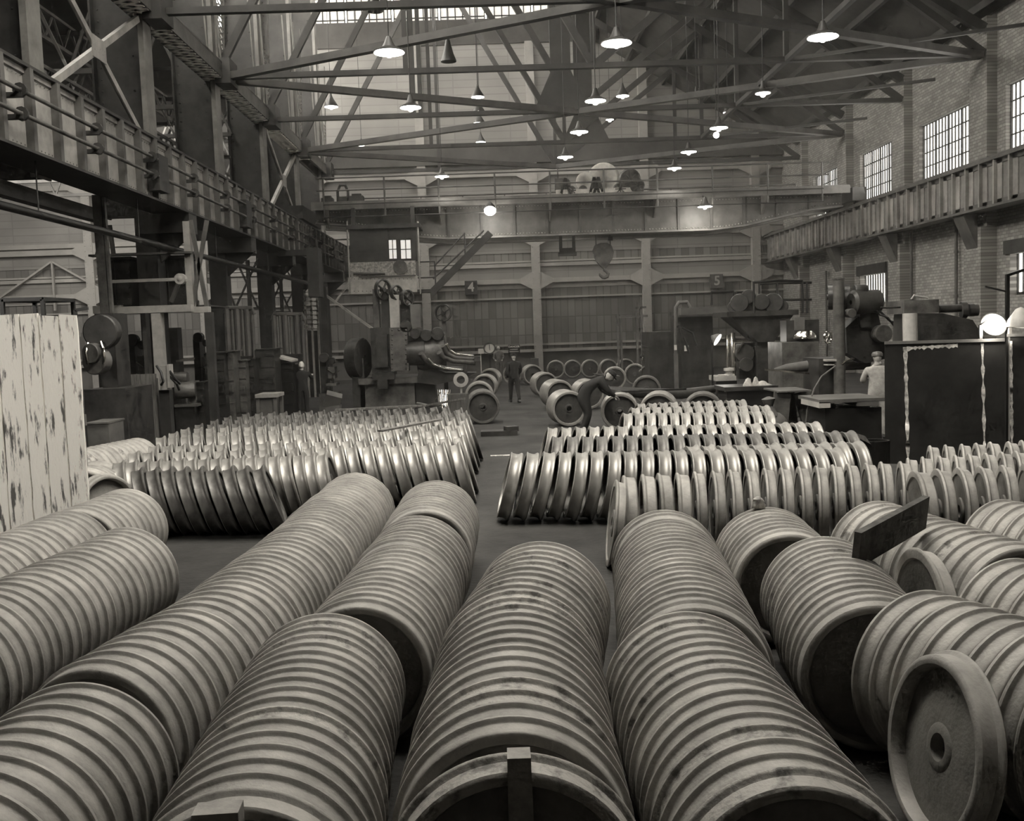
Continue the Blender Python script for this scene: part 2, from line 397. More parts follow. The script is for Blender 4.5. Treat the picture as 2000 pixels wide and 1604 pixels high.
# roof: right slope, dark monitor walls, left bay roof
b = MB()
y0, y1 = 16.0, FAR + .3
def slab(p, q, t=.2): b.prism([Vector((p[0], y0, p[1])), Vector((q[0], y0, q[1])), Vector((q[0], y0, q[1] + t)), Vector((p[0], y0, p[1] + t))], (0, 1, 0), y1 - y0)
slab((17.4, 12.35), (4.6, 19.9)); struct(b.build('ceiling', M['roof']))
b = MB(); y0, y1 = 20.2, 59.8; slab((4.6, 19.9), (4.4, 24.5)); slab((4.6, 24.3), (-14, 24.3)); o = struct(b.build('ceiling_monitor', M['roof']))
b = MB(); y0, y1 = 16., FAR + .3; slab((-12.2, 15.8), (-34, 12.6)); struct(b.build('ceiling_left', M['roof']))
# purlins of the right slope
def roof_z(x): return 12.3 + (17.4 - x) * (19.9 - 12.35) / 12.8
for j in range(6):
    x = 6.0 + j * 2.1; b = MB(); b.bb(x - .08, x + .08, 22, FAR, roof_z(x) - .25, roof_z(x)); struct(b.build('trim_%d' % (40 + j), M['truss']))

# ---------------------------------------------------------------- crane runways
# left runway girder
g = thing('crane_runway_girder', 'riveted steel crane runway girder along the left columns with ribbed web and conductor bars', 'girder', (XL, 38, ZB))
b = MB(); b.bb(XL - .06, XL - .02, 15.5, 59.8, ZB, ZT); b.bb(XL - .45, XL + .02, 15.5, 59.8, ZT - .1, ZT); b.build('web_plate', M['web_paint'], g)
b = MB(); b.bb(XL - .85, XL + .12, 15.5, 59.8, ZB - .05, ZB); b.bb(XL - .85, XL + .1, 15.5, 59.8, ZT, ZT + .06); b.bb(XL - .8, XL - .72, 15.5, 59.8, ZB, ZT); b.build('flange_plate', M['truss'], g)
for i in range(40):
    y = 16.1 + i * 1.1
    s = MB(); s.bb(XL - .02, XL + .12, y, y + .14, ZB, ZT); s.bb(XL - .02, XL + .01, y + .14, y + .3, ZB, ZT)
    n = 12 if y < 34 else 6
    for q in range(n):
        z = ZB + .1 + q * (ZT - ZB - .2) / (n - 1); s.rivet((XL + .01, y + .22, z), (1, 0, 0), .022)
    if y < 40:
        for q in range(5): s.rivet((XL - .0, y + .38 + q * .15, ZB + .08), (1, 0, 0), .02); s.rivet((XL - .0, y + .38 + q * .15, ZT - .16), (1, 0, 0), .02)
    s.build('web_stiffener', M['steel'], g)
b = MB(); b.bb(XL - .42, XL - .34, 15.5, 59.8, ZT + .06, ZT + .2)
for i in range(70): b.bb(XL - .5, XL - .2, 16 + i * .62, 16.2 + i * .62, ZT + .06, ZT + .12)
b.build('crane_rail', M['steel_dark'], g)
for z in (6.86, 6.47):
    b = MB(); b.tube((XL + .26, 15.5, z), (XL + .26, 58, z), .04, n=10); b.build('conductor_bar', M['machine_mid'], g, label='smooth round bar along the girder')
for i in range(13):
    y = 17.5 + i * 3.3; b = MB(); b.bb(XL - .02, XL + .3, y, y + .1, 6.38, 6.46); b.bb(XL - .02, XL + .3, y, y + .1, 6.74, 6.82)
    b.lathe([(0, .05), (0, .12), (.06, .12), (.06, .05)], (XL + .26, y + .02, 6.47), (0, 1, 0), 10); b.lathe([(0, .05), (0, .12), (.06, .12), (.06, .05)], (XL + .26, y + .02, 6.86), (0, 1, 0), 10)
    b.build('bar_bracket', M['steel_dark'], g)
for j, (y, l) in enumerate(((24.5, 'junction box hung on the left runway girder, nearest of the three'), (33.0, 'junction box hung on the left runway girder, middle of the three'), (45.5, 'junction box hung on the left runway girder, farthest of the three'))):
    b = MB(); b.bb(XL + .02, XL + .3, y, y + .7, 6.15, 7.0); tag(b.build('junction_box', M['steel_dark']), l, 'box')
# right runway girder
g = thing('crane_runway_girder', 'ribbed steel crane runway girder along the right brick wall under the windows', 'girder', (XR, 38, ZB))
b = MB(); b.bb(XR + .02, XR + .06, 12, 59.8, ZB, ZT); b.build('web_plate', M['girder'], g)
b = MB(); b.bb(XR - .15, XR + .5, 12, 59.8, ZB - .06, ZB + .02); b.bb(XR - .16, XR + .5, 12, 59.8, ZT - .02, ZT + .07); b.bb(XR - .02, XR + .02, 12, 59.8, ZB, ZB + .16); b.bb(XR - .02, XR + .02, 12, 59.8, ZT - .16, ZT); b.bb(XR + .1, XR + .18, 12, 59.8, ZT + .07, ZT + .2); b.build('flange_plate', M['steel'], g)
for i in range(48):
    y = 13 + i * .97; s = MB(); s.bb(XR - .13, XR + .02, y, y + .08, ZB, ZT); s.bb(XR - .02, XR + .02, y - .3, y, ZB, ZT); s.build('web_stiffener', M['web_paint'], g)
for j, y in enumerate(pil):
    b = MB(); b.prism([Vector((WX - .55, y - .4, ZB - .06)), Vector((XR - .05, y - .4, ZB - .06)), Vector((WX - .55, y - .4, ZB - 1.2))], (0, 1, 0), .8); b.build('support_bracket', M['steel'], g)

# ---------------------------------------------------------------- left columns
place = ['nearest', 'second', 'third', 'fourth', 'fifth', 'farthest']
for j, y in enumerate(TY):
    t = thing('steel_column', '%s broad riveted steel column of the left row behind the runway girder' % place[j] if j else 'broad riveted steel column at the left edge of the picture', 'column', (XCL - .7, y, 0))
    b = MB(); b.bb(XCL - 1.35, XCL, y - .04, y + .04, ZB - .1, 24); b.bb(XCL - 1.35, XCL - 1.3, y - .3, y + .3, ZB - .1, 24)
    for zz in range(60):
        z = 6.5 + zz * .3
        for dx in (-.12, -1.2): b.rivet((XCL + dx, y - .04, z), (0, -1, 0), .03)
        if zz % 3 == 0: b.rivet((XCL - .35, y - .04, z), (0, -1, 0), .03)
    b.build('web_plate', M['steel_dark'], t)
    b = MB(); b.bb(XCL, XCL + .04, y - .32, y + .32, ZB - .1, 24); b.bb(XCL - .1, XCL, y - .32, y - .28, ZB - .1, 24); b.build('flange_angle', M['girder'], t, label='column edge angle, painted pale for the light on it')  # paler than the column web to stand for light on the edge
    b = MB(); b.bb(XCL - .5, XCL + .05, y - .3, y + .3, 0, ZB - .1)
    if j: b.build('lower_shaft', M['steel_dark'], t)
    b = MB(); b.bb(XCL - .4, XL + .1, y - .35, y + .35, ZB - .55, ZB - .05); b.prism([Vector((XCL - .5, y - .05, ZB - .5)), Vector((XCL + 1.0, y - .05, ZB - .5)), Vector((XCL - .3, y - .05, ZB - 1.6))], (0, 1, 0), .1)
    if j: b.build('girder_seat', M['truss'], t)
# second, darker row further left
for j, y in enumerate((27.7, 34.6, 41.5, 48.4, 55.3)):
    b = MB(); x = -27.5; b.bb(x - .4, x + .4, y - .05, y + .05, 0, 14.0); b.bb(x + .4, x + .45, y - .25, y + .25, 0, 14); b.bb(x - .45, x - .4, y - .25, y + .25, 0, 14)
    tag(b.build('bay_column', M['steel_dark']), 'dark steel column of the left bay, %s from the camera' % ['first', 'second', 'third', 'fourth', 'fifth'][j], 'column')

# bright X braces between the columns
for k_, (ya, yb) in enumerate(((21.2, 27.2), (42.0, 48.0))):
    t = thing('cross_brace', ['large pale X brace between the two nearest left columns above the runway girder', 'far thin X brace between left columns near the crane bridge'][k_], 'brace', (XCL, (ya + yb) / 2, 8))
    for (p, q) in (((XCL, ya, 10.9), (XCL, yb, 7.75)), ((XCL, ya, 7.75), (XCL, yb, 10.9))):
        b = MB(); b.bar(p, q, .16, .05, (1, 0, 0)); b.bar(Vector(p) + Vector((-.05, 0, .06)), Vector(q) + Vector((-.05, 0, .06)), .03, .12, (1, 0, 0)); b.build('diagonal_bar', M['steel_light'], t)
    b = MB(); b.box((XCL + .04, (ya + yb) / 2, 9.33), (.03, .8, .5)); 
    for q in range(6): b.rivet((XCL + .05, (ya + yb) / 2 - .3 + q * .12, 9.25 + .1 * (q % 2)), (1, 0, 0), .025)
    b.build('gusset_plate', M['steel_light'], t)
# laced longitudinal chord
t = thing('laced_chord', 'laced steel chord running back over the left columns, whitened below for light', 'chord', (XCL, 38, ZC))
b = MB(); 
for dx in (-.3, .3): b.bb(XCL + dx - .05, XCL + dx + .05, 12, 57, ZC - .12, ZC + .35)
b.bb(XCL - .36, XCL + .36, 12, 57, ZC + .33, ZC + .38); b.build('chord_channels', M['steel'], t)
b = MB(); y = 12.0; s = 1
while y < 50:
    b.bar((XCL - .3 * s, y, ZC - .13), (XCL + .3 * s, y + .32, ZC - .13), .1, .02); b.bar((XCL + .3 * s, y, ZC - .14), (XCL - .3 * s, y + .32, ZC - .14), .1, .02); y += .32; s = -s
b.build('lacing_bars', M['dial'], t)  # white bars stand in for light on the chord's underside
for q in ((43.5, 47), (12, 19.6)): t2 = MB(); t2.bb(XCL - .3, XCL + .3, q[0], q[1], ZC - .17, ZC - .15); t2.build('cover_plate', M['dial'], t)  # plates whitened the same way, brightness put into the colour
for j, y in enumerate(TY): b = MB(); b.box((XCL + .35, y, ZC + .1), (.5, 1.0, .8)); b.build('joint_plate', M['truss'], t)

# ---------------------------------------------------------------- roof trusses
def truss(j, y):
    t = thing('roof_truss', ['nearest roof truss, mostly above the picture', 'second roof truss spanning to the right wall', 'third roof truss, its bottom chord crossing the upper picture', 'fourth roof truss, just before the crane bridge', 'roof truss directly over the crane bridge', 'farthest roof truss before the far wall'][j], 'truss', (3.6, y, ZC))
    b = MB(); b.bar((XCL, y, ZC), (16.6, y, ZC), .22, .17); b.build('bottom_chord', M['truss'], t)
    b = MB(); b.bar((16.6, y, 12.0), (4.6, y, 19.4), .26, .32); b.bar((4.6, y, 19.4), (-2, y, 22.4), .26, .32); b.bar((-2, y, 22.4), (XCL, y, 20.5), .26, .3); b.build('top_chord', M['truss'], t)
    xs = [XCL, -2.6, 3.6, 10., 16.6]
    def zt(x): return (12.0 + (16.6 - x) * 7.4 / 12.0) if x > 4.6 else (19.4 + (4.6 - x) * 3.0 / 6.6 if x > -2 else 22.4 + (x + 2) * 1.9 / 6.85)
    for i in range(1, len(xs) - 1):
        b = MB(); b.bar((xs[i], y, ZC), (xs[i], y, zt(xs[i])), .16, .14, (0, 1, 0)); b.build('vertical_strut', M['truss'], t)
    for i in range(len(xs) - 1):
        a, c = (xs[i], xs[i + 1]) if i % 2 == 0 else (xs[i + 1], xs[i])
        b = MB(); b.bar((a, y, ZC), (c, y, zt(c)), .24, .2, (0, 1, 0)); b.build('diagonal_strut', M['truss'], t)
    return t
for j, y in enumerate(TY): truss(j, y)
# diamond bracing in the plane of the bottom chords
mid = 3.6; names = []
k_ = 0
for j in range(len(TY) - 1):
    ya, yb = TY[j], TY[j + 1]
    if j % 2 == 0: segs = (((XCL, ya), (mid, yb)), ((16.5, ya), (mid, yb)))
    else: segs = (((mid, ya), (XCL, yb)), ((mid, ya), (16.5, yb)))
    for q, (p, r) in enumerate(segs):
        b = MB(); b.bar((p[0], p[1], ZC - .05), (r[0], r[1], ZC - .05), .26, .22)
        tag(b.build('bracing_beam', M['brace']), 'diagonal bracing beam under the roof, %s side, %s bay counted from the camera' % (['left', 'right'][q], ['first', 'second', 'third', 'fourth', 'fifth'][j]), 'beam')
# right-end knee struts from the truss down-slope to the wall
for j, y in enumerate(TY[1:5]):
    b = MB(); b.bar((10.0, y, ZC), (10.0, y - 6.9, ZC), .16, .16); b.bar((10, y, ZC), (16.5, y - 3.4, ZC), .1, .1)
    tag(b.build('tie_beam', M['truss']), 'light tie bars under the right roof slope by the %s truss' % ['second', 'third', 'fourth', 'fifth'][j], 'beam')
# hanging V struts above the laced chord
for j, y in enumerate(TY[1:]):
    t = thing('laced_v_strut', 'pale laced V shaped strut rising from the chord at the %s left column' % ['second', 'third', 'fourth', 'fifth', 'sixth'][j], 'strut', (XCL + .2, y, ZC))
    for dy in (-1.1, 1.1):
        b = MB(); b.bar((XCL + .25, y + dy * .12, ZC + .3), (XCL + .25, y + dy, 17), .09, .05, (1, 0, 0)); b.bar((XCL - .15, y + dy * .12, ZC + .3), (XCL - .15, y + dy, 17), .09, .05, (1, 0, 0)); b.build('leg_bar', M['girder'], t)
    b = MB()
    for q in range(12):
        f = q / 12; z = ZC + .4 + f * 2.2; w = .1 + f * .42; b.bar((XCL + .26, y - w, z), (XCL + .26, y + w, z + .18), .05, .02, (1, 0, 0)); b.bar((XCL + .26, y + w, z), (XCL + .26, y - w, z + .18), .05, .02, (1, 0, 0))
    b.bar((XCL + .1, y, ZC + .3), (XCL + .1, y, 17), .1, .06, (1, 0, 0)); b.build('lacing_bars', M['steel_light'], t)
# left bay trusses and girts seen between the columns
for j, y in enumerate((31, 36, 41, 46, 51, 56)):
    t = thing('bay_truss', 'dark lattice truss across the left bay, %s from the camera' % ['first', 'second', 'third', 'fourth', 'fifth', 'sixth'][j], 'truss', (-18, y, 11))
    b = MB(); b.bar((-10, y, 10.6), (-30, y, 10.6), .15, .15); b.build('bottom_chord', M['steel'], t)
    b = MB(); b.bar((-10, y, 13.2), (-30, y, 13.0), .15, .15); b.build('top_chord', M['truss'], t)
    b = MB()
    for i in range(9): b.bar((-10 - i * 2.2, y, 10.6), (-11.1 - i * 2.2, y, 13.2), .08, .08, (0, 1, 0)); b.bar((-12.2 - i * 2.2, y, 10.6), (-11.1 - i * 2.2, y, 13.2), .08, .08, (0, 1, 0))
    b.build('web_bars', M['steel'], t)
for j, (x, z) in enumerate(((-12.5, 9.6), (-15.5, 9.9), (-14, 12.4))):
    b = MB()
    b.bar((x, 24, z), (x, 58, z), .12, .12); b.bar((x, 24, z + .9), (x, 58, z + .9), .1, .1)
    for i in range(24): b.bar((x, 24 + i * 1.4, z), (x, 24.7 + i * 1.4, z + .9), .06, .06, (1, 0, 0)); b.bar((x, 25.4 + i * 1.4, z), (x, 24.7 + i * 1.4, z + .9), .06, .06, (1, 0, 0))
    tag(b.build('lattice_girder', M['steel']), 'thin lattice girder running back in the left bay, %s one' % ['lowest', 'middle', 'highest'][j], 'girder')
# lower suspended beam under the near end of the left girder and a pipe run
t = thing('steam_pipe', 'thick dark pipe hung below the left runway girder', 'pipe', (-8.2, 30, 4.98))
b = MB(); b.tube((-8.2, 15, 4.98), (-8.2, 46, 4.98), .075, n=12); b.build('pipe_run', M['black'], t)
for y in (19, 24.3, 31, 38): b = MB(); b.tube((-8.2, y, 5.05), (-8.2, y, 5.97), .015, n=6); b.build('hanger', M['steel_dark'], t)
b = MB(); b.bar((-9.7, 17, 5.75), (-9.7, 26, 5.75), .25, .3); tag(b.build('jib_beam', M['steel']), 'pale stub beam under the near end of the left runway girder', 'beam')

for j, (x, y, w, z1) in enumerate(((3.0, 41.5, .8, 18.6), (-2.9, 41.7, .2, 19.5), (4.6, 48.6, .7, 19.0))):
    b = MB(); b.bar((x, y, ZC), (x, y, z1), w, .3, (0, 1, 0))
    if w > .5:
        b.prism([Vector((x - 1.1, y - .2, ZC)), Vector((x + 1.1, y - .2, ZC)), Vector((x + .4, y - .2, ZC + 1.5)), Vector((x - .4, y - .2, ZC + 1.5))], (0, 1, 0), .4)
        b.prism([Vector((x - 1.3, y - .2, z1)), Vector((x + 1.3, y - .2, z1)), Vector((x + .4, y - .2, z1 - 2)), Vector((x - .4, y - .2, z1 - 2))], (0, 1, 0), .4)
    tag(b.build('king_post', M['truss']), ['broad dark hanging post in the middle of the fourth truss', 'thin dark hanging post left of the middle in the fourth truss', 'broad dark hanging post of the roof truss over the crane'][j], 'post')
# ================================================================ train wheels
RF, RT = 0.475, 0.447          # flange and tread radius
def turned_prof(HW):
    return [(-HW, RT - .012), (-HW + .004, RT + .006), (-HW + .012, RT + .010), (-HW + .03, RT - .001), (0, RT - .004), (HW - .062, RT), (HW - .047, RT + .010), (HW - .036, RF - .006), (HW - .025, RF), (HW - .009, RF - .002), (HW - .001, RF - .012), (HW, RT - .012), (HW - .004, RT - .045), (HW - .015, RT - .06), (-HW + .03, RT - .06), (-HW + .004, RT - .05)]
def rim_prof(HW):
    # closed section: (axial, radius); flange at +axial
    return [(-HW, RT - .03), (-HW + .004, RT - .014), (-HW + .014, RT - .003), (-.02, RT + .001), (HW - .038, RT + .005), (HW - .031, RT + .012), (HW - .026, RF - .007), (HW - .019, RF - .001), (HW - .011, RF), (HW - .004, RF - .006), (HW, RF - .02), (HW, RT - .045), (HW - .012, RT - .06), (-HW + .03, RT - .06), (-HW + .004, RT - .048)]
def packed_prof(HW):
    RP = .447
    return [(-HW, RP - .025), (-HW + .005, RP - .008), (-HW + .014, RP - .001), (-.01, RP + .001), (HW - .042, RP + .004), (HW - .035, RP + .010), (HW - .031, RF - .008), (HW - .025, RF - .001), (HW - .012, RF), (HW - .003, RF - .006), (HW, RF - .02), (HW, RT - .045), (HW - .012, RT - .06), (-HW + .03, RT - .06), (-HW + .004, RT - .048)]
WEB = [(.048, RT - .055), (.042, .3), (.022, .19), (.02, .12), (-.008, .12), (-.006, .19), (.014, .3), (.02, RT - .06)]
HUB = [(.05, .13), (.05, .068), (-.016, .068), (-.018, .1), (-.005, .125), (.03, .15), (.045, .145)]
def wheel_meshes(mname, n):
    rough = mname.startswith('rough'); HW = .06 if rough else .085
    out = {}; c = (0, 0, RF); rp = rim_prof(HW) if rough else turned_prof(HW)
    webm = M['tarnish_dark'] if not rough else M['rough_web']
    def mk(profs, ms):
        b = MB()
        for p in profs: b.lathe(p, c, (0, 1, 0), n, closed=True)
        ms = [m_ for i, m_ in enumerate(ms) if m_ not in ms[:i]]
        me = b.mesh('wheel', ms, fix=True)
        if len(ms) > 1:
            for p in me.polygons:
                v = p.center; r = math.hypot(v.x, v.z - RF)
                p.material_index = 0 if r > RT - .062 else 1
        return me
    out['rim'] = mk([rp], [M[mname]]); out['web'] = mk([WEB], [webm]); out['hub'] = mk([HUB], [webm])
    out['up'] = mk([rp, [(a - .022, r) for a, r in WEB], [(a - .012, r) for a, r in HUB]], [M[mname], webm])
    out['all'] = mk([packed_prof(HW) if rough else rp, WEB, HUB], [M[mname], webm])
    return out
WM = {}
for mm in ('rough', 'rough_dark', 'turned', 'tarnish'):
    WM[mm, 'hi'] = wheel_meshes(mm, 72); WM[mm, 'mid'] = wheel_meshes(mm, 44); WM[mm, 'lo'] = wheel_meshes(mm, 26)
PROF = {'rough': rim_prof(.06), 'turned': turned_prof(.085)}
def lift(tilt, kind):
    return -min(a * math.sin(tilt) + (RF - r) * math.cos(tilt) for a, r in PROF[kind])
PLACED = {'rough': [], 'turned': []}
def wheel(kind, m, x, y, yaw, tilt, label, group, parts=False, z=0.0, sc=1.0, wide=1.0):
    PLACED[kind].append(dict(m=m, x=x, y=y, yaw=yaw, tilt=tilt, label=label, group=group, parts=parts, sc=sc, wide=wide, z=z + lift(tilt, kind) + .001))
def flush_wheels():
    for kind, lst in PLACED.items():
        name = {'rough': 'rough_train_wheel', 'turned': 'turned_train_wheel'}[kind]
        order = sorted(range(len(lst)), key=lambda i: (not lst[i]['parts'], lst[i]['y'] + abs(lst[i]['x']) * .2))
        keep = set(order[:300]); rest = []
        for i, w in enumerate(lst):
            q = 'hi' if w['y'] < 8 else ('mid' if w['y'] < 16 else 'lo')
            ms = WM[w['m'], q]
            if i not in keep: rest.append(w); continue
            loc = (w['x'], w['y'], w['z']); rot = (w['tilt'], 0, w['yaw'])
            if w['parts']:
                o = bpy.data.objects.new(name, None); o.empty_display_size = .2; COL.objects.link(o)
                for pn in ('rim', 'web', 'hub'):
                    c = bpy.data.objects.new({'rim': 'flanged_rim', 'web': 'web_plate', 'hub': 'hub'}[pn], ms[pn]); COL.objects.link(c); c.parent = o
            else:
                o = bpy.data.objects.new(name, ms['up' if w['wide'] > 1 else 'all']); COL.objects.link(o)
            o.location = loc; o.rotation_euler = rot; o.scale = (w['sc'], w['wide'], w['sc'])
            o['label'] = w['label']; o['category'] = 'train wheel'
            if w['group']: o['group'] = w['group']
        if rest:
            b = MB(); mats = []
            me_all = bpy.data.meshes.new('wheels'); bm = bmesh.new()
            for w in rest:
                src = WM[w['m'], 'lo']['all'].copy()
                src.transform(Matrix.Translation((w['x'], w['y'], w['z'])) @ Euler((w['tilt'], 0, w['yaw'])).to_matrix().to_4x4())
                n0 = len(bm.faces); bm.from_mesh(src); bm.faces.ensure_lookup_table()
                wb_ = 'rough_web' if w['m'].startswith('rough') else 'tarnish_dark'
                for m_ in (w['m'], wb_):
                    if m_ not in mats: mats.append(m_)
                for f in bm.faces[n0:]: f.material_index = mats.index(wb_) if f.material_index else mats.index(w['m'])
                bpy.data.meshes.remove(src)
            bm.to_mesh(me_all); bm.free()
            for m_ in mats: me_all.materials.append(M[m_])
            o = bpy.data.objects.new({'rough': 'rough_wheel_row', 'turned': 'turned_wheel_row'}[kind], me_all); COL.objects.link(o)
            tag(o, {'rough': 'far ends of the packed rows of rough wheels', 'turned': 'farthest rows of the bright turned wheels before the machines'}[kind], 'train wheels', kind='stuff')
        print(kind, len(lst), 'rest', len(rest))

def long_row(pts, desc, near='', far='', pitch=.139, m='rough', tilt=0.0, flip=False, twist=0.03, sc=1.0, dark=0.0, first_parts=False, last_parts=False):
    """wheels packed tread to tread along a polyline of (x, y), nearest first, facing along it"""
    pts = [Vector((p[0], p[1])) for p in pts]
    seg = [(pts[i + 1] - pts[i]).length for i in range(len(pts) - 1)]; L = sum(seg); n = max(2, int(L / pitch) + 1)
    tw = 0.0; tl = tilt
    for i in range(n):
        d = i * pitch; k = 0
        while k < len(seg) - 1 and d > seg[k]: d -= seg[k]; k += 1
        dr = (pts[k + 1] - pts[k]).normalized(); p = pts[k] + dr * d
        sd = Vector((dr.y, -dr.x))
        if i % 7 == 0: tl = tilt + R_.uniform(-.02, .02); off = R_.uniform(-.012, .012); tw = R_.uniform(-twist, twist)
        p = p + sd * (off + R_.uniform(-.004, .004))
        yaw = math.atan2(dr.y, dr.x) - PI / 2 + tw
        fl = flip
        lab = None; parts = False
        if i == 0: lab = 'rough train wheel at the near end of ' + desc; parts = first_parts
        elif i == n - 1: lab = 'rough train wheel at the far end of ' + desc; parts = last_parts
        elif i == 1: lab = 'second rough wheel from the near end of ' + desc
        g = None
        if lab is None: lab = 'rough train wheel within ' + desc; g = 'wheels packed within ' + desc
        mm = 'rough_dark' if R_.random() < dark else m
        wheel('rough', mm, p.x, p.y, yaw + (PI if fl else 0), tl if not fl else -tl, lab, g, parts, sc=sc)

long_row([(-4.45, 7.6), (-4.34, 10.2)], 'the leftmost long row', pitch=.142)
long_row([(-4.32, 10.42), (-4.27, 11.65)], 'the end stack of the leftmost row', pitch=.145, last_parts=True)
long_row([(-3.66, 5.0), (-3.38, 9.14)], 'the second long row from the left', pitch=.142, last_parts=True)
long_row([(-2.18, 3.1), (-2.1, 5.0)], 'the near part of the third row', pitch=.14, tilt=.03)
long_row([(-2.14, 5.25), (-1.92, 6.68), (-1.8, 8.5), (-1.74, 12.3)], 'the longest row left of centre', pitch=.14)
long_row([(-1.01, 3.62), (-1.1, 6.05)], 'the wood block stack left of centre', pitch=.138, first_parts=True, dark=.1)
long_row([(-.9, 6.27), (-.8, 7.85)], 'the middle stack left of the centre row', pitch=.14, tilt=-.04)
long_row([(-.83, 8.2), (-.74, 9.3)], 'the leaning stack left of the aisle', pitch=.14, tilt=.05, first_parts=True)
long_row([(-.73, 9.62), (-.71, 11.4)], 'the farthest left stack beside the aisle', pitch=.14, first_parts=True)
long_row([(.0, 4.05), (.02, 5.0), (.07, 6.15), (.30, 7.55)], 'the centre foreground row', pitch=.158, dark=.35, sc=1.07)
wheel('rough', 'rough_dark', .01, 3.72, 0.0, .03, 'rough train wheel with a wood block in it, front of the centre row', None, True, sc=1.07)
long_row([(1.03, 3.62), (1.04, 5.75)], 'the near stack right of the centre row', pitch=.14, dark=.15, first_parts=True)
long_row([(1.44, 8.88), (1.46, 9.14)], 'the pair behind the gap right of centre', pitch=.14, tilt=.03)
long_row([(1.14, 5.98), (1.25, 6.95), (1.41, 8.58)], 'the far stack right of the centre row', pitch=.14, first_parts=True)
long_row([(2.2, 5.9), (2.42, 7.6)], 'the dark mouthed stack at right', pitch=.142, first_parts=True, dark=.1, twist=.06)
long_row([(2.27, 7.95), (2.36, 9.05)], 'the short stack carrying a stone', pitch=.14, first_parts=True)
long_row([(3.68, 7.2), (3.36, 9.15)], 'the stack crossed by the dirty plank', pitch=.142, first_parts=True, dark=.3)
long_row([(3.75, 5.6), (3.4, 6.75)], 'the second stack at the right edge', pitch=.142)
long_row([(2.85, 4.75), (2.46, 5.85)], 'the big stack behind the standing wheel', pitch=.142, dark=.2, twist=.05, sc=1.04)
long_row([(2.95, 3.4), (2.68, 4.1)], 'the shadowed stack at bottom right', pitch=.142)
long_row([(4.75, 7.9), (4.42, 8.9)], 'the low stack at the right edge', pitch=.142)
long_row([(-6.75, 15.9), (-6.3, 17.8)], 'the far stack behind the board fence', pitch=.15, dark=.1)
long_row([(-5.62, 13.75), (-5.72, 14.5)], 'the short dark stack by the board fence', pitch=.15, first_parts=True)
wheel('rough', 'rough', -4.98, 13.05, math.radians(60), -.12, 'small looking rough wheel leaning at the left end of the dull leaning wheels', None, True)
wheel('rough', 'rough', 2.04, 4.85, -PI / 2 + .07, -.17, 'single rough train wheel standing alone in front at the right', None, True)
wheel('rough', 'rough', 3.0, 7.1, PI / 2, .0, 'single rough wheel wedged between the stacks under the plank', None, True)
# upright rough row along X
def cross_row(kind, m, p0, p1, n, desc, t0, t1, yaw=-PI / 2, yj=.05, first=None, last=None, first_parts=False, last_parts=False, yaw1=None):
    for i in range(n):
        f = i / (n - 1); t = t0 + (t1 - t0) * f
        x = p0[0] + (p1[0] - p0[0]) * f; y = p0[1] + (p1[1] - p0[1]) * f
        adj = {'rough': 'rough upright train wheel', 'turned': 'turned train wheel' if m == 'turned' else 'dull train wheel'}[kind]
        if i == 0: lab = first or adj + ' at the left end of ' + desc; lab = lab.replace('train ', '') if not first else lab; g = None
        elif i == n - 1: lab = last or adj + ' at the right end of ' + desc; lab = lab.replace('train ', '') if not last else lab; g = None
        else: lab = adj + ' within ' + desc; g = 'wheels within ' + desc
        yw = yaw if yaw1 is None else yaw + (yaw1 - yaw) * f
        wheel(kind, m, x, y + R_.uniform(-.03, .03), yw + R_.uniform(-yj, yj) * .3, t + R_.uniform(-.01, .01), lab, g, (i == 0 and first_parts) or (i == n - 1 and last_parts), wide=1.25 if kind == 'rough' else 1.0)
cross_row('rough', 'rough', (1.42, 11.2), (4.6, 11.5), 17, 'the upright row crossing the right side', .02, .0, PI / 2 - .06, yaw1=PI / 2 - .27)
wheel('rough', 'rough', 1.18, 10.95, PI / 2 - .05, .14, 'rough upright wheel with its hub showing, leaning at the left of the upright row', None, True)
cross_row('rough', 'rough', (4.5, 10.75), (5.75, 10.95), 6, 'the front upright row at the right edge', .0, .0, PI / 2 - .16, yaw1=PI / 2 - .32, first='rough upright wheel with the plank leaning on it', first_parts=True)
cross_row('rough', 'rough', (4.8, 11.75), (6.2, 12.0), 8, 'the middle upright row at the right edge', .0, .0, PI / 2 - .33)
cross_row('rough', 'rough', (5.5, 12.8), (7.0, 13.0), 8, 'the back upright row under the steel screen', .0, .0, PI / 2 - .33)
# turned wheels, right block. (top px start, top px end, n, tilt0, tilt1, material, name)
def tops(kind, m, a, c, n, t0, t1, desc, yaw=-PI / 2, **kw):
    def base(px, t):
        h = 2 * RF * math.cos(t); q = on_z(px[0], px[1], h)
        lean = 2 * RF * math.sin(t)                   # top moves by Rz(yaw) * (0, -lean)
        dx = math.sin(yaw) * lean; dy = -math.cos(yaw) * lean
        return (q.x - dx, q.y - dy)
    cross_row(kind, m, base(a, t0), base(c, t1), n, desc, t0, t1, yaw, **kw)
RL = 'the front turned row right of the aisle'
tops('turned', 'turned', (1012, 886), (1626, 874), 20, -.27, .0, RL, first_parts=True, first='bright turned wheel leaning nearest the aisle on the right')
tops('turned', 'turned', (1352, 869), (1668, 861), 11, -.02, .0, 'the half hidden second turned row on the right')
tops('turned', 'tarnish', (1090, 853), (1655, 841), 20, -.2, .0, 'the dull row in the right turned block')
tops('turned', 'turned', (1080, 836), (1586, 823), 19, -.26, .0, 'the bright row behind the right dull one')
tops('turned', 'turned', (1226, 807), (1498, 802), 13, -.2, -.08, 'the third bright row from the right back')
tops('turned', 'turned', (1240, 796), (1492, 791), 13, -.2, -.08, 'the second bright row from the right back')
tops('turned', 'turned', (1252, 788), (1446, 780), 10, -.2, -.08, 'the backmost bright row on the right')
